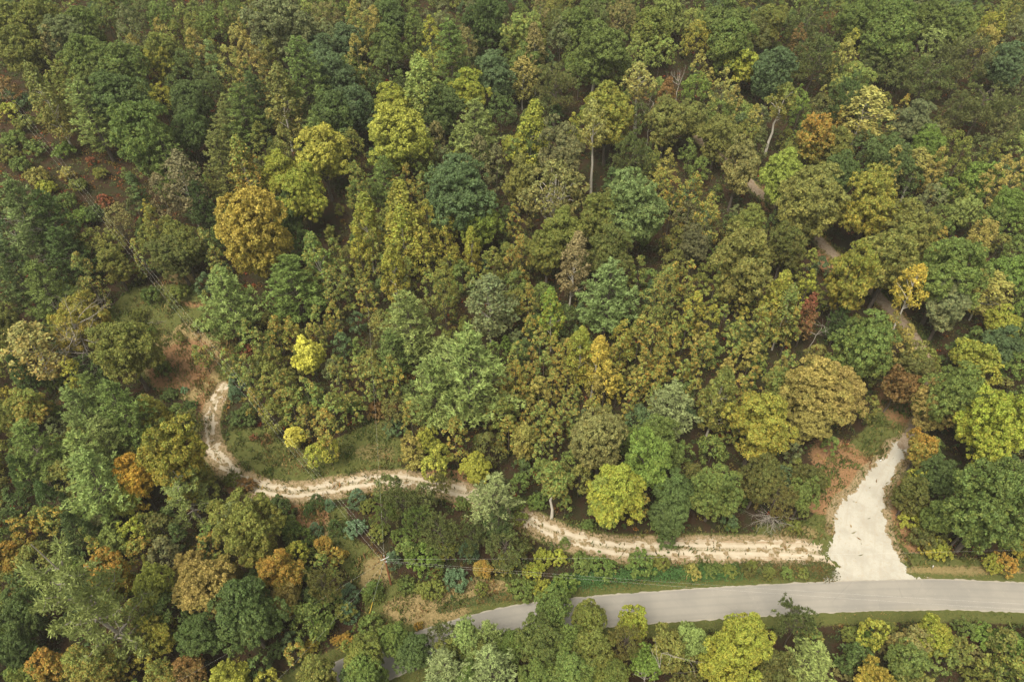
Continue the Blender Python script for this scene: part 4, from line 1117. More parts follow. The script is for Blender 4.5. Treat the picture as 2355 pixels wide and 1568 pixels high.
LAND = {  # key: (full label, short form other labels point by)
 'golden': ('large round golden-yellow tree standing above the left clearing', 'the large golden tree'),
 'yellowoak': ('bright yellow broad tree with a forked crown, left of top centre', 'the bright yellow broad tree'),
 'yellowpair': ('yellow rounded tree up and right of the large golden tree', 'the yellow tree past the golden one'),
 'greydome': ('big grey-green domed tree at the top edge, left half of the photo', 'the grey-green dome at the top edge'),
 'cornerolive': ('olive green rounded tree in the top left corner', 'the top left corner tree'),
 'farpine': ('tall dark green pine with tiered boughs, highest big pine at upper left', 'the tall upper left pine'),
 'leanpoplar': ('long narrow brownish tree leaning on the upper left slope', 'the long leaning tree at upper left'),
 'palecolumn': ('pale column-like pine beside the leafy slope at upper left', 'the pale column pine'),
 'tallpoplar': ('tall brownish yellow tree standing beside the tall upper left pine', 'the tall brownish tree at upper left'),
 'slopepine': ('broad shaggy green pine beside a grey-brown sparse tree', 'the shaggy pine at upper left'),
 'goldpine': ('olive-gold narrow pine between the sparse brown tree and the golden tree', 'the olive-gold pine'),
 'brownsparse': ('grey-brown half-bare tree with a pale forked trunk over fallen branches', 'the half-bare grey-brown tree'),
 'edgepine': ('wide bluish pine cut by the left edge, above the dead grey snag', 'the bluish pine on the left edge'),
 'darkcone': ('small near-black conical evergreen near the top centre', 'the near-black cone near the top'),
 'tanpoplar': ('tan-leaved slender tree among green domes near the top centre', 'the tan tree near the top'),
 'tealoak': ('dark bluish broad tree left of the bright yellow broad tree', 'the dark bluish broad tree'),
 'halfbare': ('tan half-bare tree with its twigs showing, upper centre', 'the tan half-bare tree'),
 'pairtop': ('pale yellow-green tree with a white stem rising above a mossy gold crown', 'the upper white-stemmed tree'),
 'whitestem': ('tall pale-crowned tree on a bare white trunk left of the white snag', 'the bare white trunk'),
 'twinstem': ('tall pale tree with two long bare parallel trunks at centre top', 'the twin-trunked tree'),
 'rusttree': ('small rust-orange tree beside the white dead snag', 'the rust-orange tree by the snag'),
 'starpine2': ('star-shaped light green pine right of the bright yellow broad tree', 'the light green star pine'),
 'greendome': ('dense dark green domed tree in the upper middle of the photo', 'the dark green dome'),
 'khakidome': ('khaki domed tree with twigs showing, right of the dark green dome', 'the khaki dome'),
 'spreadoak': ('wide flat-topped green tree right of the twin bare trunks', 'the wide flat-topped tree'),
 'limecone': ('tall yellow-olive cone-shaped tree left of the dark green dome', 'the yellow-olive cone'),
 'rustpine': ('rust-red dying pine near the top edge, right half', 'the rust-red pine'),
 'leaningstem': ('olive tree on a long bare leaning trunk, upper right', 'the long leaning trunk'),
 'orangetop': ('tree with an orange-topped green crown, upper right', 'the orange-topped tree'),
 'palegold': ('pale gold broad tree with a forked pale trunk, upper right', 'the pale gold tree'),
 'laneoak': ('khaki upright tree just left of the short visible gravel stretch', 'the tree beside the gravel stretch'),
 'limeoak': ('vivid lime green tree right beside the visible gravel lane stretch', 'the vivid lime tree'),
 'oliveoak': ('large olive tree directly below the vivid lime tree', 'the olive tree under the lime one'),
 'whitefork': ('tan-yellow tree on a leaning white trunk at the right', 'the leaning white trunk at right'),
 'brightoak': ('bright green feathery tree near the right edge, upper half', 'the bright feathery tree'),
 'leftpine': ('broad drooping dark pine left of the mown clearing, near the left edge', 'the broad left pine'),
 'loneoval': ('olive oval tree above the clearing under the wires', 'the olive oval tree'),
 'darkclump': ('dark olive bushy tree at the head of the left clearing', 'the dark tree above the clearing'),
 'behindbare': ('yellow-olive tree right behind the dead white tree', 'the tree behind the dead white one'),
 'leftsparse': ('brown-tinged thin tree leaning near the left edge', 'the thin brown tree at left'),
 'clearingoak': ('olive broad tree on the left side of the straw clearing', 'the olive tree by the straw clearing'),
 'pinepairl': ('left one of two pines standing below the large golden tree', 'the left of the two pines'),
 'pinepairr': ('right one of two pines standing below the large golden tree', 'the right of the two pines'),
 'lemontree': ('small lemon-yellow tree right of the straw clearing', 'the lemon-yellow tree'),
 'lemonbush': ('small lemon-yellow tree at the grassy loop of the track', 'the lemon tree in the loop'),
 'bluepines': ('large blue-green shaggy pine at the left, left of the track bend', 'the large blue-green pine'),
 'palepine2': ('pale blue-green pine below the large blue-green pine at left', 'the pale pine at left'),
 'bendoak': ('yellow-olive tree left of the bend of the dirt track', 'the yellow-olive tree by the bend'),
 'yellowspire': ('narrow yellow spire-shaped tree below the dark green dome', 'the narrow yellow spire'),
 'brownoval': ('pinkish brown oval tree right of the centre', 'the brown oval tree'),
 'multistem': ('pale green airy tree with several thin stems at the centre', 'the pale many-stemmed tree'),
 'frontpine': ('tall pale green pine up and left of the biggest central pine', 'the pale centre-left pine'),
 'starpine': ('bright star-shaped pine right of centre under the brown oval tree', 'the bright star pine'),
 'brightoval': ('bright green oval young tree left of the bright star pine', 'the bright green oval tree'),
 'goldpop': ('golden yellow young tree shining in the centre of the thicket', 'the golden thicket tree'),
 'bigpine': ('biggest pine of the centre, grey-green with shaggy plumes', 'the biggest central pine'),
 'shortstem': ('orange-green young tree with a short white stem above the track', 'the short white-stemmed tree'),
 'ditchoak': ('tan-olive round tree on the slope above the right track', 'the tan-olive round tree'),
 'silverpine': ('silvery pale green pine above the track, right of centre', 'the silvery pine'),
 'silvergreen': ('green upright tree under the silvery pale pine', 'the green tree under the silvery pine'),
 'yellowtree': ('yellow small tree at the end of the grassy loop above the track', 'the small yellow tree'),
 'olivemass': ('tall olive tree mass left of the lane, right half', 'the tall olive mass'),
 'laneside': ('yellowish olive upright tree leaning over the gravel lane', 'the tree over the lane'),
 'rightdome': ('large green domed tree near the right edge, middle height', 'the green dome at right'),
 'leangold': ('gold and orange tree leaning right on pale twin stems', 'the leaning gold tree'),
 'greycolumn': ('grey-green tall tree right of the leaning gold tree', 'the grey-green tall tree'),
 'palecrown': ('pale tan-yellow airy tree near the right edge', 'the pale airy tree at right'),
 'yellowfern': ('yellow-green feathery tree near the right edge', 'the yellow-green feathery tree'),
 'darkcanopy': ('deep green spreading tree above the orange-tan tree', 'the deep green spreading tree'),
 'tanoak': ('orange-tan round tree right of the gravel lane neck', 'the orange-tan tree'),
 'chartreuse': ('chartreuse broad tree on the right edge', 'the chartreuse tree'),
 'rustbush': ('rust-orange spreading low tree at the head of the red clearing', 'the rust-orange spreading tree'),
 'smallpine': ('small dark pine tip poking up behind a round green tree', 'the small dark pine tip'),
 'midoak': ('round bright green tree left of the leaning gold tree', 'the round green tree'),
 'tanmass': ('tan-gold wide tree left of the red clearing', 'the wide tan-gold tree'),
 'yellowolive': ('yellow-olive broad tree left of the wide tan-gold tree', 'the yellow-olive broad tree'),
 'tallthicket': ('tallest yellow-green tree of the right thicket', 'the tallest thicket tree'),
 'redtree': ('pinkish red small tree at the right side of the thicket', 'the pinkish red tree'),
 'goldorange': ('orange and gold tree left of the tall pale pine, lower left', 'the orange-gold tree'),
 'bendpine': ('pale green pine with bare lower limbs at lower left', 'the pale lower left pine'),
 'darkcone2': ('dark green blunt conical evergreen at lower left', 'the dark blunt cone'),
 'limebush': ('lime-tinged small tree below the orange-gold tree', 'the small lime tree'),
 'orangeclump': ('orange-brown rounded tree above the great pale pine', 'the orange-brown tree'),
 'ovaloak': ('big oval olive green tree below the track bend', 'the big oval tree'),
 'orangetree': ('small orange and green tree on the slope under the track', 'the small orange tree'),
 'orangeoak': ('orange-tan crowned tree above the big sage green tree', 'the orange-tan crown at lower left'),
 'tancrown': ('tan and olive wide crowned tree, lower left', 'the tan wide crown'),
 'limeside': ('lime green upright tree hugging the tan wide crown', 'the lime upright tree'),
 'sagedome': ('big sage green tree with puffy clumps, lower left', 'the big sage green tree'),
 'greatpine': ('great pale pine with bare grey limbs in the lower left corner', 'the great pale pine'),
 'redclump': ('red-orange small tree at the bottom left below the great pine', 'the red-orange tree'),
 'russetcrown': ('russet and green wide tree on the bottom edge at left', 'the russet crown'),
 'bottomlime': ('yellow-green tree on the bottom edge, left of centre', 'the yellow-green bottom tree'),
 'trackyellow': ('yellow-green rounded tree on the upper edge of the track, centre', 'the yellow-green tree by the track'),
 'limepine': ('pale lime pine standing over the middle of the dirt track', 'the pale lime pine'),
 'sapling': ('spindly olive sapling on the near edge of the dirt track', 'the spindly sapling'),
 'ballontrunk': ('small round tree on a clean white trunk above the track', 'the small white-trunked tree'),
 'goldbehind': ('yellow-green broad tree right behind the lime oval tree', 'the tree behind the lime oval'),
 'limeoval': ('lime-yellow oval tree on the upper side of the track', 'the lime oval tree'),
 'orangeshrubtree': ('small orange-topped tree under the wires near the pole', 'the orange-topped shrub tree'),
 'palebottoml': ('left one of two pale green pines on the bottom edge', 'the left pale bottom pine'),
 'palebottomr': ('right one of two pale green pines on the bottom edge', 'the right pale bottom pine'),
 'roadoak': ('tall green tree standing in front of the paved road, bottom centre', 'the tall tree before the road'),
 'roadoak2': ('olive green tree overlapping the near edge of the paved road', 'the second tree before the road'),
 'roadlime': ('yellow-green tree poking over the near edge of the road', 'the yellow-green roadside tree'),
 'roundgreen': ('neat round deep green tree just above the dirt track', 'the neat round green tree'),
 'scruboak': ('scrubby olive tree behind the dead white bush', 'the scrubby tree'),
 'rightoak': ('very large green tree on the right edge above the road', 'the very large right tree'),
 'roadyellow': ('yellow-olive clumpy tree just below the paved road', 'the clumpy tree below the road'),
 'spikypine': ('spiky brown-green pine just below the road', 'the spiky pine'),
 'mintpine': ('mint green pine on the bottom edge, right half', 'the mint green pine'),
 'yellowshrub': ('small yellow tree in the brambles at bottom right', 'the yellow bramble tree'),
 'orangebottom': ('yellow-orange small tree on the bottom edge at right', 'the yellow-orange bottom tree'),
 'clearshrub': ('green shrub at the left side of the straw clearing', 'the shrub in the straw clearing'),
 'rustshrub': ('rust-red round shrub at the grassy loop of the track', 'the rust-red shrub'),
 'tealbush': ('blue-green round bush at the right end of the grassy loop', 'the blue-green bush'),
 'bluepom': ('pale blue round juniper on the near edge of the track', 'the pale blue juniper'),
 'bluecedar': ('blue juniper touching the near edge of the dirt track', 'the blue juniper by the track'),
 'bluebush': ('blue-green bush under the wires left of the pole', 'the blue-green bush by the wires'),
 'bluecedar2': ('tall blue juniper right of the utility pole', 'the tall blue juniper'),
 'juniper': ('tiny dark juniper standing alone on the dirt track', 'the lone tiny juniper'),
 'hedgeball': ('round green bush between the track and the vine bank', 'the round bush by the vine bank'),
 'roundjuniper': ('round dark bush left of the orange grass verge', 'the round dark bush'),
 'orangebush': ('orange round bush at the bottom, left of the verge', 'the orange bush'),
 'yellowbank': ('yellowish bush on the clay bank right of the gravel', 'the bush on the clay bank'),
 'edgegold': ('golden bush at the right edge above the road verge', 'the golden bush at the right edge'),
}


def place(px, ptop, w, kind, rot=None, foot=None, hf=1.0):
    """world foot, height and radius for a crown w wide whose top shows at (px, ptop)"""
    ha, hlo, hhi = KH[kind]
    dep = 150.0
    if foot:
        fx = foot[0]
        for _k in range(4):
            b = march(fx, foot[1])
            dep = proj(b)[2]
            R = w * .5 * dep / F
            lo, hi = 1.0, 45.0
            for _ in range(30):
                mid = (lo + hi) / 2
                if proj((b[0], b[1], b[2] + mid))[1] > ptop: lo = mid
                else: hi = mid
            fx += px - proj((b[0], b[1], b[2] + lo * .85))[0]
        R = w * .5 * proj((b[0], b[1], b[2] + lo * .8))[2] / F
        return b, lo, R
    for _ in range(5):
        R = w * .5 * dep / F
        Ht = min(max(ha * R, hlo), hhi) * hf
        cfrac = ROUND.get(kind, .1)
        al = math.asin(-ray(px, ptop)[2])
        csemi = Ht * cfrac
        if kind in ('pop', 'poptall', 'thin', 'pine'): ext = F / dep * math.hypot(R * .45 * math.sin(al), csemi * math.cos(al))
        else: ext = F / dep * math.hypot(R * math.sin(al), csemi * math.cos(al)) if kind in ROUND else 0
        if kind not in ROUND: csemi = 0
        p = march(px, ptop + ext, Ht - csemi)
        dep = proj(p)[2]
    b = np.array([p[0], p[1], float(H(p[0], p[1]))])
    return b, Ht, R


def parse(D, scale_kind):
    out = []
    for t, txt in D.items():
        ox, oy = TILE[t]
        for rec in txt.replace('\n', '|').split('|'):
            rec = rec.strip()
            if not rec: continue
            f = rec.split(' ')
            a = f[0].split(',')
            r = dict(x=ox + float(a[0]) / 3, y=oy + float(a[1]) / 3, w=float(a[2]) / 3, kind=a[3], col=a[4], key=None, foot=None, h=1.0)
            for e in f[1:]:
                k, v = e.split('=')
                if k == 'n': r['key'] = v
                if k == 'b':
                    bx, by = v.split(':'); r['foot'] = (ox + float(bx) / 3, oy + float(by) / 3)
                if k == 'h': r['h'] = float(v)
            out.append(r)
    return out


trees = parse(TREES, 1)
shrubs = parse(SHRUBS, 1)
for r in trees + shrubs:
    for hf in (1, .85, .72, .6, 1):
        r['pos'], r['H'], r['R'] = place(r['x'], r['y'], r['w'], r['kind'], foot=r['foot'], hf=r['h'] * hf)
        if r['foot'] or r['kind'] in ('shrub', 'bush', 'cedar') or openness(np.array([r['pos'][0]]), np.array([r['pos'][1]]))[0] > .2: break
    r['cy'] = r['y'] + r['w'] * .5
    r['R'] *= float(np.interp(r['y'], [150, 420], [1.16, 1.0]))
# the 300 trees that show largest stand as things of their own, the rest grow in one thicket object
trees.sort(key=lambda r: -(r['w'] * min(r['w'], 60) * (3 if r['key'] else 1)))
solo = trees[:298]
rest = trees[298:]

vcount = {}


def jit(c, a=.045):
    k = random.uniform(.93, 1.08)
    return tuple(max(.004, x * k * (1 + random.uniform(-a, a))) for x in c)


def build(r):
    P = PROTO[r['kind']]
    k = vcount.get(r['kind'], 0); vcount[r['kind']] = k + 1
    cm, tm, rm, hm = P[k % len(P)]
    e = bpy.data.objects.new(NAME[r['kind']], None)
    COL.objects.link(e)
    e.empty_display_size = .5
    e.location = r['pos']
    e.rotation_euler = (random.gauss(0, .035), random.gauss(0, .035), random.uniform(0, 6.28))
    sx = r['R'] * {'pop': .92, 'poptall': .97, 'pine': 1.08, 'pinetall': 1.05}.get(r['kind'], .99) / rm
    sq = random.uniform(.93, 1.08)
    e.scale = (sx * sq, sx / sq, r['H'] / hm)
    a, b, mx, wd = colour(r['col'])
    c = bpy.data.objects.new('crown', cm); COL.objects.link(c); c.parent = e
    f = random.uniform(.92, 1.10)
    c['leaf_a'] = tuple(x * f for x in jit(a)); c['leaf_b'] = tuple(x * f for x in jit(b)); c['leaf_mix'] = mx + random.uniform(-.12, .12)
    t = bpy.data.objects.new('trunk' if CAT[r['kind']].endswith('tree') else 'stem', tm); COL.objects.link(t); t.parent = e
    r['obj'] = e
    return e


for r in solo + shrubs: build(r)

# labels: colour and form, then where it stands next to something that can be found
def rel(dx, dy):
    a = math.degrees(math.atan2(-dy, dx)) % 360
    return ['right of', 'above and right of', 'above', 'above and left of', 'left of', 'below and left of', 'below', 'below and right of'][int(((a + 22.5) % 360) // 45)]


lands = [r for r in solo + shrubs if r['key'] in LAND] if True else []
used = {}
for r in lands: used[LAND[r['key']][0]] = r
SZ = [(34, 'small'), (1e9, '')]
for r in sorted([q for q in solo + shrubs if q['key'] not in LAND], key=lambda q: (q['y'], q['x'])):
    word = colour(r['col'])[3] + ' ' + WORD[r['kind']]
    cand = sorted(lands, key=lambda q: math.hypot(q['x'] - r['x'], q['cy'] - r['cy']))[:7]
    lab = None
    for adv in ('', 'the'):
        for q in cand:
            dx, dy = r['x'] - q['x'], r['cy'] - q['cy']
            dist = math.hypot(dx, dy) / max(30, (q['w'] + r['w']) / 2)
            pre = 'just ' if dist < 1.35 else ('farther ' if dist > 3.2 else '')
            t_ = f"{word} {pre}{rel(dx, dy)} {LAND[q['key']][1]}"
            if t_ not in used: lab = t_; break
        if lab: break
    if not lab:
        q, q2 = cand[0], cand[1]
        lab = f"{word} between {LAND[q['key']][1]} and {LAND[q2['key']][1]}"
        k = 2
        while lab in used: lab = f"{word} {rel(r['x']-q['x'], r['cy']-q['cy'])} {LAND[q['key']][1]}, number {k} outward"; k += 1
    if len(lab.split()) > 16: lab = lab.replace('farther ', '').replace('just ', '').replace('of the photo', '')
    used[lab] = r
for lab, r in used.items():
    c = CAT[r['kind']]
    tag(r['obj'], lab, c, GRP[c])

# ---------------------------------------------------------------- the rest of the wood: saplings and half-hidden trees as one mass
lv = Leaves(); wd = Wood(); CA, CB, MX = [], [], []


def add_small(x, y, Ht, R, code, leafy=1.0, form='spire'):
    z = float(H(x, y))
    if form == 'dome':
        n = int(30 * leafy * (R / 2.2) ** 1.75) + 12; per = 30
        c = Ht * .42
        D = sphere_dirs(n, -.45, .25)
        lump = 1 + .16 * np.sin(D[:, 0] * 5 + x) * np.cos(D[:, 1] * 4.3 + y)
        cc = D * (rng.uniform(.72, 1, n) * lump)[:, None] * np.array([R, R, c]) * .93 + np.array([x, y, z + Ht - c])
        out = D
    else:
        n = int(34 * leafy * (R / 2.2) ** 1.5) + 12; per = 30
        t = np.sort(rng.random(n)) ** .85
        if form == 'pine': prof = (1 - t) ** .75 * np.minimum(1, .6 + 2 * t)
        else: prof = np.sin(np.clip(t * .9 + .12, 0, 1) * np.pi) ** .7
        a = rng.random(n) * 6.3
        rr = R * prof * rng.uniform(.5, 1, n)
        cc = np.stack([x + rr * np.cos(a), y + rr * np.sin(a), z + Ht * (.18 + .79 * t)], 1)
        out = unit(np.stack([np.cos(a), np.sin(a), np.full(n, .5)], 1))
    puffs(lv, cc, rng.uniform(.38, .8, n) * max(.7, min(1.25, R / 2.6)), out, per, .20, .5, .95 if form != 'pine' else .45)
    N = n * per
    ca, cb, mx, _ = colour(code)
    CA.append(np.tile(jit(ca), (N, 1))); CB.append(np.tile(jit(cb), (N, 1))); MX.append(np.full(N, mx))
    wd.tube(curve([x, y, z - .4], [x, y, z + Ht * .9], 0, .08, 4), np.linspace(.01 * Ht + .02, .02, 4), 5)


FORM = {'oak': 'dome', 'oaktall': 'dome', 'oaksmall': 'dome', 'khaki': 'dome', 'fern': 'dome', 'vpine': 'dome', 'pine': 'pine', 'pinetall': 'pine', 'cone': 'pine'}
for r in rest: add_small(r['pos'][0], r['pos'][1], r['H'], r['R'] * .95, r['col'], 1.0, FORM.get(r['kind'], 'spire'))
allp = np.array([[r['pos'][0], r['pos'][1], r['R']] for r in trees])
cand = []
X = rng.uniform(-235, 235, 14000); Y = rng.uniform(22, 335, 14000)
k = np.abs(X) < .76 * Y + 55
X, Y = X[k], Y[k]
k = openness(X, Y) > 1.2
X, Y = X[k], Y[k]
acc = np.zeros((0, 2))
top_test = []
for x, y in zip(X, Y):
    dd = np.hypot(allp[:, 0] - x, allp[:, 1] - y) / np.maximum(allp[:, 2] * .62, 1.5)
    if dd.min() < 1.45: continue
    if len(acc) and np.hypot(acc[:, 0] - x, acc[:, 1] - y).min() < 3.8: continue
    gap = dd.min()
    Ht = rng.uniform(4.0, 7.0) if gap < 1.9 else rng.uniform(6.5, 10.5)
    acc = np.vstack([acc, [x, y]])
    top_test.append((x, y, Ht))
# nothing here may stand between the camera and the open ground
PTS = np.array([[x, y, float(H(x, y)) + Ht * f_, s_ * 1.6] for x, y, Ht in top_test for f_, s_ in ((1., 0), (.7, 1), (.7, -1), (.4, 0))])
hitX, hitY = np.empty(len(PTS)), np.empty(len(PTS))
for q, (x, y, z, s_) in enumerate(PTS):
    p0 = np.array([x + s_, y, z]); d = p0 - np.array([0, 0, CAMZ]); d /= np.linalg.norm(d)
    for _ in range(12):
        dz = p0[2] - float(H(p0[0], p0[1]))
        p0 = p0 + d * dz / max(-d[2] + .25, .2)
    hitX[q], hitY[q] = p0[0], p0[1]
hid = (openness(hitX, hitY) < .3).reshape(-1, 4).any(1)
SLOPE = [(-60, 190), (60, 190), (150, 300), (300, 430), (330, 560), (200, 620), (60, 480), (-60, 430)]
KEEP = [(1363, 330, 446), (1476, 190, 304), (1785, 262, 358), (2090, 395, 465), (2078, 720, 808), (1545, 160, 240), (1205, 160, 240), (1133, 690, 770), (1265, 1150, 1190), (235, 430, 540), (425, 390, 480), (1925, 690, 800)]
FG = ['g', 'dg', 'g', 'lg', 'bg', 'og', 'gg', 'g']
FC = ['dg', 'g', 'og', 'do', 'g', 'pg', 'og', 'dg', 'g', 'ob', 'bg', 'gg']
for (x, y, Ht), bad in zip(top_test, hid):
    if bad: continue
    if y > 120 and inside(np.array([proj((x, y, float(H(x, y))))[0]]), np.array([proj((x, y, float(H(x, y))))[1]]), SLOPE)[0]: continue
    g0 = proj((x, y, float(H(x, y)))); g1 = proj((x, y, float(H(x, y)) + Ht))
    if any(abs(g1[0] - bx) < 24 and g1[1] < b1 and g0[1] > b0 for bx, b0, b1 in KEEP): continue
    add_small(x, y, Ht, Ht * rng.uniform(.26, .38), (FG[rng.integers(len(FG))] if y > 170 else FC[rng.integers(len(FC))]), .8)
V, Q, rnd, low = lv.arrays()
vo = add_obj("young_trees", mesh_np("young_trees", V, Q, M_LEAF_V, {'rnd': rnd, 'low': np.full(len(rnd), .5), 'leaf_mix': np.repeat(np.concatenate(MX), 4)},
             {'leaf_a': np.repeat(np.concatenate(CA), 4, 0), 'leaf_b': np.repeat(np.concatenate(CB), 4, 0)}))
tag(vo, "dense young trees filling the gaps of the wood", "young trees", kind='stuff')
so = add_obj("stems", wd.mesh("stems", M_BARK), vo)
print("trees", len(trees), "solo", len(solo), "shrubs", len(shrubs), "filler", int((~hid).sum()), "leaves", len(Q))
# ---------------------------------------------------------------- dead trees
def wood_thing(name, wd, tw, mat, loc, label, cat, rot=(0, 0, 0), scale=(1, 1, 1), group='dead trees and bare branches', parts=('trunk', 'branches')):
    e = bpy.data.objects.new(name, None); COL.objects.link(e)
    e.location = loc; e.rotation_euler = rot; e.scale = scale
    a = add_obj(parts[0], wd.mesh(parts[0], mat), e)
    if tw and tw.V: add_obj(parts[1], tw.mesh(parts[1], mat), e)
    tag(e, label, cat, group)
    return e


def snag_at(foot, top, label, r=.2, mat=M_DEAD, kids=5, depth=3, fork=.4, spread=.8, up=.2, lean=(0, 0), width=None, name='dead_tree'):
    b, Ht, R = place(top[0], top[1], width or 40, 'thin', foot=foot)
    wd, tw, _ = proto_snag(Ht, r, kids, depth, fork, spread, up)
    return wood_thing(name, wd, tw, mat, b, label, 'dead tree', rot=(lean[0], lean[1], random.random() * 0))


snag_at((222, 862), (172, 722), "dead white tree with spreading bare branches at the left edge of the clearing", .24, kids=11, depth=4, fork=.15, spread=.7, up=.35)
snag_at((92, 612), (48, 488), "grey dead snag with tangled twigs near the left edge", .26, kids=11, depth=3, fork=.2, up=.3)
snag_at((1553, 250), (1563, 158), "white dead snag with two bare forks near the top", .22, kids=3, depth=3, fork=.5, up=.9, spread=.5)
snag_at((1883, 822), (1888, 722), "broken dead trunk with bent limbs beside the pinkish red tree", .16, mat=M_DEAD, kids=2, depth=2, fork=.7)
snag_at((1925, 745), (1918, 690), "thin bent dead stem right of the pinkish red tree", .09, kids=2, depth=2, fork=.5)
snag_at((112, 1122), (62, 1030), "thin leaning dead trunk among dark pines at lower left", .13, mat=M_DEADB, kids=5, depth=1, fork=.2)
snag_at((1552, 1575), (1528, 1482), "pale dead stem with bare side twigs on the bottom edge", .12, kids=3, depth=2, fork=.2)
snag_at((1503, 335), (1501, 215), "slim half-bare pole of a tree beside the bare white trunk", .13, kids=4, depth=2, fork=.4)
snag_at((2306, 215), (2292, 172), "grey dead crown of fine twigs near the right edge, high up", .14, kids=8, depth=3, fork=.2)
snag_at((1255, 45), (1240, -10), "small bare-branched tree at the top edge, right of centre", .14, kids=6, depth=3, fork=.3)
snag_at((1497, 1590), (1488, 1540), "short bleached dead tree with curled twigs at the bottom edge", .1, kids=4, depth=2, fork=.1)

# toppled crown above the golden tree, and the drooping dead bush above the track
tw = Wood()
for q in range(11):
    a = rng.uniform(-.6, 2.6)
    branchy(tw, (0, 0, .9), unit(np.array([math.cos(a), math.sin(a), .25])), rng.uniform(3, 5.5), .09, 2, .5, .1)
wd = Wood(); wd.tube(curve([4.5, -5, .4], [0, 0, 1.0], .2, .1, 5), [.22, .2, .17, .15, .12], 7)
b = march(448, 492)
wood_thing('fallen_tree', wd, tw, M_DEAD, b + np.array([0, 0, 1.5]), "toppled pale dead tree with splayed branches left of the golden tree", 'fallen tree')
tw = Wood()
for q in range(26):
    a = rng.uniform(0, 6.3)
    branchy(tw, (rng.normal() * .4, rng.normal() * .4, 2.4), unit(np.array([math.cos(a), math.sin(a) * .6 - .35, rng.uniform(-.4, .5)])), rng.uniform(1.6, 3.0), .05, 2, .6, -.35)
wd = Wood(); wd.tube(curve([0, .5, -.2], [0, 0, 2.5], .1, .2, 5), [.16, .14, .12, .1, .08], 7)
wood_thing('dead_bush', wd, tw, M_DEAD, march(1762, 1205), "bleached dead bush with drooping white twigs above the track", 'dead bush')
# bare limbs lying in the grass at the edge of the clearing
tw = Wood()
for q in range(7):
    p = np.array([rng.uniform(-4, 4), rng.normal() * .8, .15])
    branchy(tw, p, unit(np.array([1, rng.normal() * .4, .05])), rng.uniform(1.5, 3), .05, 1, .5, 0)
o = add_obj('fallen_branches', tw.mesh('fallen_branches', M_DEAD)); o.location = march(330, 742)
tag(o, "scattered bare branches lying on the far edge of the green clearing", "branches")

# ---------------------------------------------------------------- power line
def box(w, d, h, cx=0, cy=0, cz=0):
    v = np.array([(x, y, z) for x in (-w / 2, w / 2) for y in (-d / 2, d / 2) for z in (-h / 2, h / 2)]) + np.array([cx, cy, cz])
    f = np.array([(0, 1, 3, 2), (4, 6, 7, 5), (0, 4, 5, 1), (2, 3, 7, 6), (0, 2, 6, 4), (1, 5, 7, 3)])
    return v, f


m, n, l, bs = new_mat("weathered_pole")
nz = noise(n, l, 3, 5, n.new("ShaderNodeTexCoord").outputs["Object"])
l.new(mixc(n, l, ramp(n, l, nz, .35, .65), (.30, .11, .045), (.18, .075, .035)), bs.inputs["Base Color"]); bs.inputs["Roughness"].default_value = .85
M_POLE = m


def flat(name, col, rough=.6, metal=0.0):
    m, n, l, bs = new_mat(name)
    nz = noise(n, l, 20, 3, n.new("ShaderNodeTexCoord").outputs["Object"])
    l.new(mixc(n, l, ramp(n, l, nz, .3, .7), tuple(x * .85 for x in col), col), bs.inputs["Base Color"])
    bs.inputs["Roughness"].default_value = rough; bs.inputs["Metallic"].default_value = metal
    return m


M_WIRE = flat("aluminium_wire", (.75, .73, .67), .5)
M_INS = flat("grey_porcelain", (.62, .62, .60), .35)
M_STEEL = flat("galvanised_steel", (.40, .40, .39), .5)
M_WHITE = flat("white_paint", (.82, .82, .80), .5)
M_YEL = flat("yellow_plastic", (.62, .40, .05), .5)
pb = march(899, 1343)
pole = bpy.data.objects.new('utility_pole', None); COL.objects.link(pole); pole.location = pb
w_ = Wood(); w_.tube([[0, 0, -1], [0, 0, 3], [0, 0, 7], [0, 0, 10.0]], [.20, .185, .16, .13], 12)
add_obj('post', w_.mesh('post', M_POLE), pole)
# end cap disc of the post
ang = np.linspace(0, 2 * np.pi, 12, endpoint=False)
cap = mesh_np('post_top', np.r_[np.stack([.13 * np.cos(ang), .13 * np.sin(ang), np.full(12, 10.0)], 1), [[0, 0, 10.03]]], np.array([(k, (k + 1) % 12, 12) for k in range(12)]), M_POLE)
add_obj('post_top', cap, pole)
v, f = box(1.5, .09, .11, 0, -.17, 9.35)
arm = add_obj('crossarm', mesh_np('crossarm', v, f, M_INS), pole); arm.rotation_euler = (0, 0, .5)
INS = []
for dx in (-.65, 0, .65):
    w_ = Wood(); w_.tube([[0, 0, 0], [0, 0, .06], [0, 0, .07], [0, 0, .14], [0, 0, .15], [0, 0, .24]], [.03, .03, .09, .09, .06, .05], 10)
    o = add_obj('insulator', w_.mesh('insulator', M_INS), pole)
    c_, s_2 = math.cos(.5), math.sin(.5)
    o.location = (dx * c_ + .17 * s_2, dx * s_2 - .17 * c_, 9.41) if dx else (0, 0, 10.0)
    INS.append(np.array(o.location) + pb + np.array([0, 0, .22]))
v, f = box(.30, .16, .30, .18, -.12, 8.3)
add_obj('junction_box', mesh_np('junction_box', v, f, M_STEEL), pole)
tag(pole, "leaning-looking reddish wooden utility pole in the grass below the track", "utility pole")


def wire(p0, p1, sag, label, rad=.0055, name='power_line', group='wires strung from the utility pole', mat=None):
    t = np.linspace(0, 1, 40)[:, None]
    P = p0 + (p1 - p0) * t
    P[:, 2] -= (sag * 4 * t * (1 - t))[:, 0]
    w_ = Wood(); w_.tube(P, np.full(40, rad), 4)
    o = add_obj(name, w_.mesh(name, mat or M_WIRE))
    tag(o, label, 'wire', group)
    return o


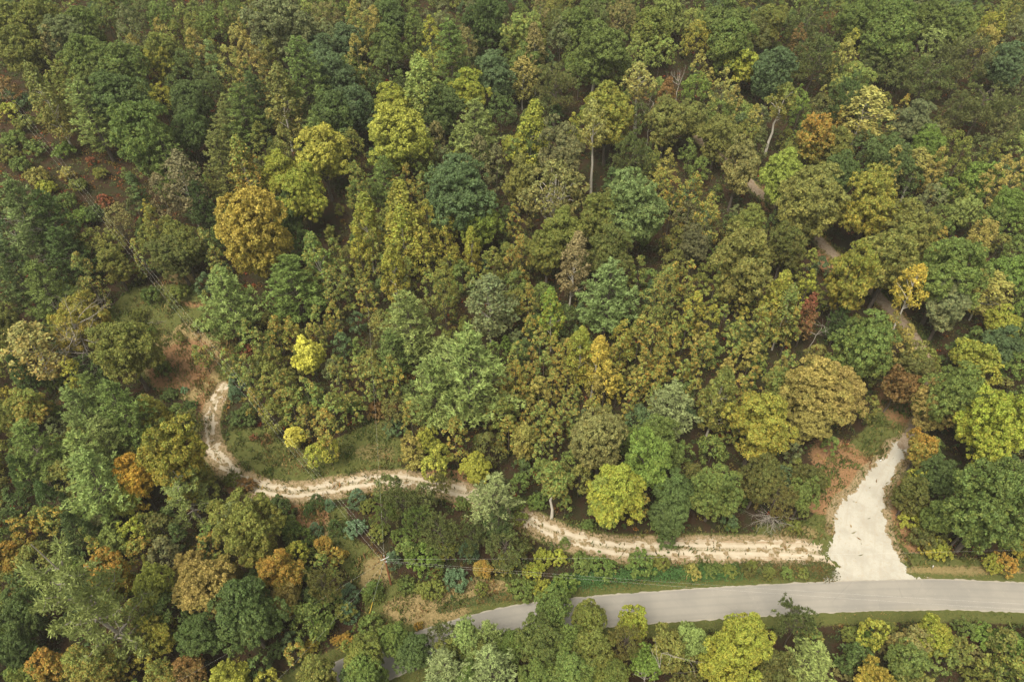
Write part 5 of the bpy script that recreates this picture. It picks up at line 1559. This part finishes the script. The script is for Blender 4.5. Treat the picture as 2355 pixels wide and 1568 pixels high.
far = march(-70, 110, 10.5)
for k, (dx, lab) in enumerate([(-.7, "leftmost of the three long wires running to the upper left"), (0, "middle one of the three long wires running to the upper left"), (.7, "rightmost of the three long wires running to the upper left")]):
    wire(INS[k], far + np.array([dx * 1.6, 0, .0]), 3.2, lab)
e1 = march(2700, 1252, 8)
wire(pb + np.array([.1, 0, 8.9]), e1, 1.2, "upper thin wire crossing the white gravel apron to the right")
e2 = march(3100, 1440, 9)
wire(pb + np.array([.1, 0, 8.4]), e2 + np.array([0, 1.2, 0]), 1.6, "farther of two wires crossing over the paved road to the right")
wire(pb + np.array([.1, 0, 7.9]), e2, 1.8, "nearer of two wires crossing over the paved road to the right")
wire(INS[1], march(846, 705, 9), 1.0, "single wire running from the pole straight up the photo")
wire(pb + np.array([-.1, 0, 8.6]), march(250, 1650, 9), 1.0, "upper wire running from the pole down to the bottom left", .0045)
wire(pb + np.array([-.1, 0, 7.9]), march(560, 1640, 7), 1.0, "lower wire running from the pole toward the bottom left shrubs")
ga = march(849, 1411)
gt = pb + np.array([-.1, -.1, 8.7])
wire(gt, ga, 0, "slanting guy wire anchored in the grass left of the pole", .015, name='guy_wire', group='wires strung from the utility pole', mat=M_STEEL)
w_ = Wood(); d_ = unit((gt - ga)[None])[0]; w_.tube([ga, ga + d_ * 2.4], [.05, .05], 8)
tag(add_obj('guy_guard', w_.mesh('guy_guard', M_YEL)), "yellow sleeve on the foot of the slanting guy wire", "guy guard")

# ---------------------------------------------------------------- roadside markers and stones
for (px, py, hgt, wid, lab) in ((2143, 1307, .95, .20, "small white marker post in the grass verge right of the gravel"), (2023, 1062, .75, .42, "small white board beside the upper gravel lane")):
    b = march(px, py)
    e = bpy.data.objects.new('marker_post', None); COL.objects.link(e); e.location = b
    v, f = box(.05, .04, hgt, 0, 0, hgt / 2 - .1); add_obj('stake', mesh_np('stake', v, f, M_STEEL), e)
    v, f = box(wid, .03, hgt * .6, 0, -.037, hgt * .62); add_obj('plate', mesh_np('plate', v, f, M_WHITE), e)
    e.rotation_euler = (-.25, 0, .3)
    tag(e, lab, 'marker')
# scattered stones on apron and track edges
VV, FF, nn_ = [], [], 0
ico_v = unit(np.array([(-1, 1.6, 0), (1, 1.6, 0), (-1, -1.6, 0), (1, -1.6, 0), (0, -1, 1.6), (0, 1, 1.6), (0, -1, -1.6), (0, 1, -1.6), (1.6, 0, -1), (1.6, 0, 1), (-1.6, 0, -1), (-1.6, 0, 1)], float))
ico_f = np.array([(0, 11, 5), (0, 5, 1), (0, 1, 7), (0, 7, 10), (0, 10, 11), (1, 5, 9), (5, 11, 4), (11, 10, 2), (10, 7, 6), (7, 1, 8), (3, 9, 4), (3, 4, 2), (3, 2, 6), (3, 6, 8), (3, 8, 9), (4, 9, 5), (2, 4, 11), (6, 2, 10), (8, 6, 7), (9, 8, 1)])
X = rng.uniform(APRON[:, 0].min() - 60, APRON[:, 0].max() + 6, 14000); Y = rng.uniform(APRON[:, 1].min() - 3, APRON[:, 1].max() + 8, 14000)
da = np.abs(sd_poly(X, Y, APRON)); dt = np.abs(dist_line(X, Y, TRACK, TW))
k = (np.minimum(da, dt) < .9) & (dist_line(X, Y, ROAD) > 3.0)
for x, y in zip(X[k][:420], Y[k][:420]):
    r_ = rng.uniform(.03, .10)
    VV.append(ico_v * r_ * rng.uniform(.7, 1.3, 3) + np.array([x, y, float(H(x, y)) + .03 + r_ * .3])); FF.append(ico_f + nn_); nn_ += 12
o = add_obj('loose_stones', mesh_np('loose_stones', np.concatenate(VV), np.concatenate(FF), M_GRAVEL))
tag(o, "loose pale stones scattered along the edges of gravel and track", "stones", kind='stuff')

# ---------------------------------------------------------------- the air
v, f = box(1, 1, 1)
v = v * np.array([900, 1000, 190]) + np.array([0, 330, 92])
m = bpy.data.materials.new("humid_air"); m.use_nodes = True
n = m.node_tree.nodes; l = m.node_tree.links
n.remove(n["Principled BSDF"])
pv = n.new("ShaderNodeVolumePrincipled")
pv.inputs["Color"].default_value = (.93, .95, .90, 1)
pv.inputs["Density"].default_value = .00012
l.new(pv.outputs[0], n["Material Output"].inputs["Volume"])
tag(add_obj("haze", mesh_np("haze", v, f, m)), kind='stuff')
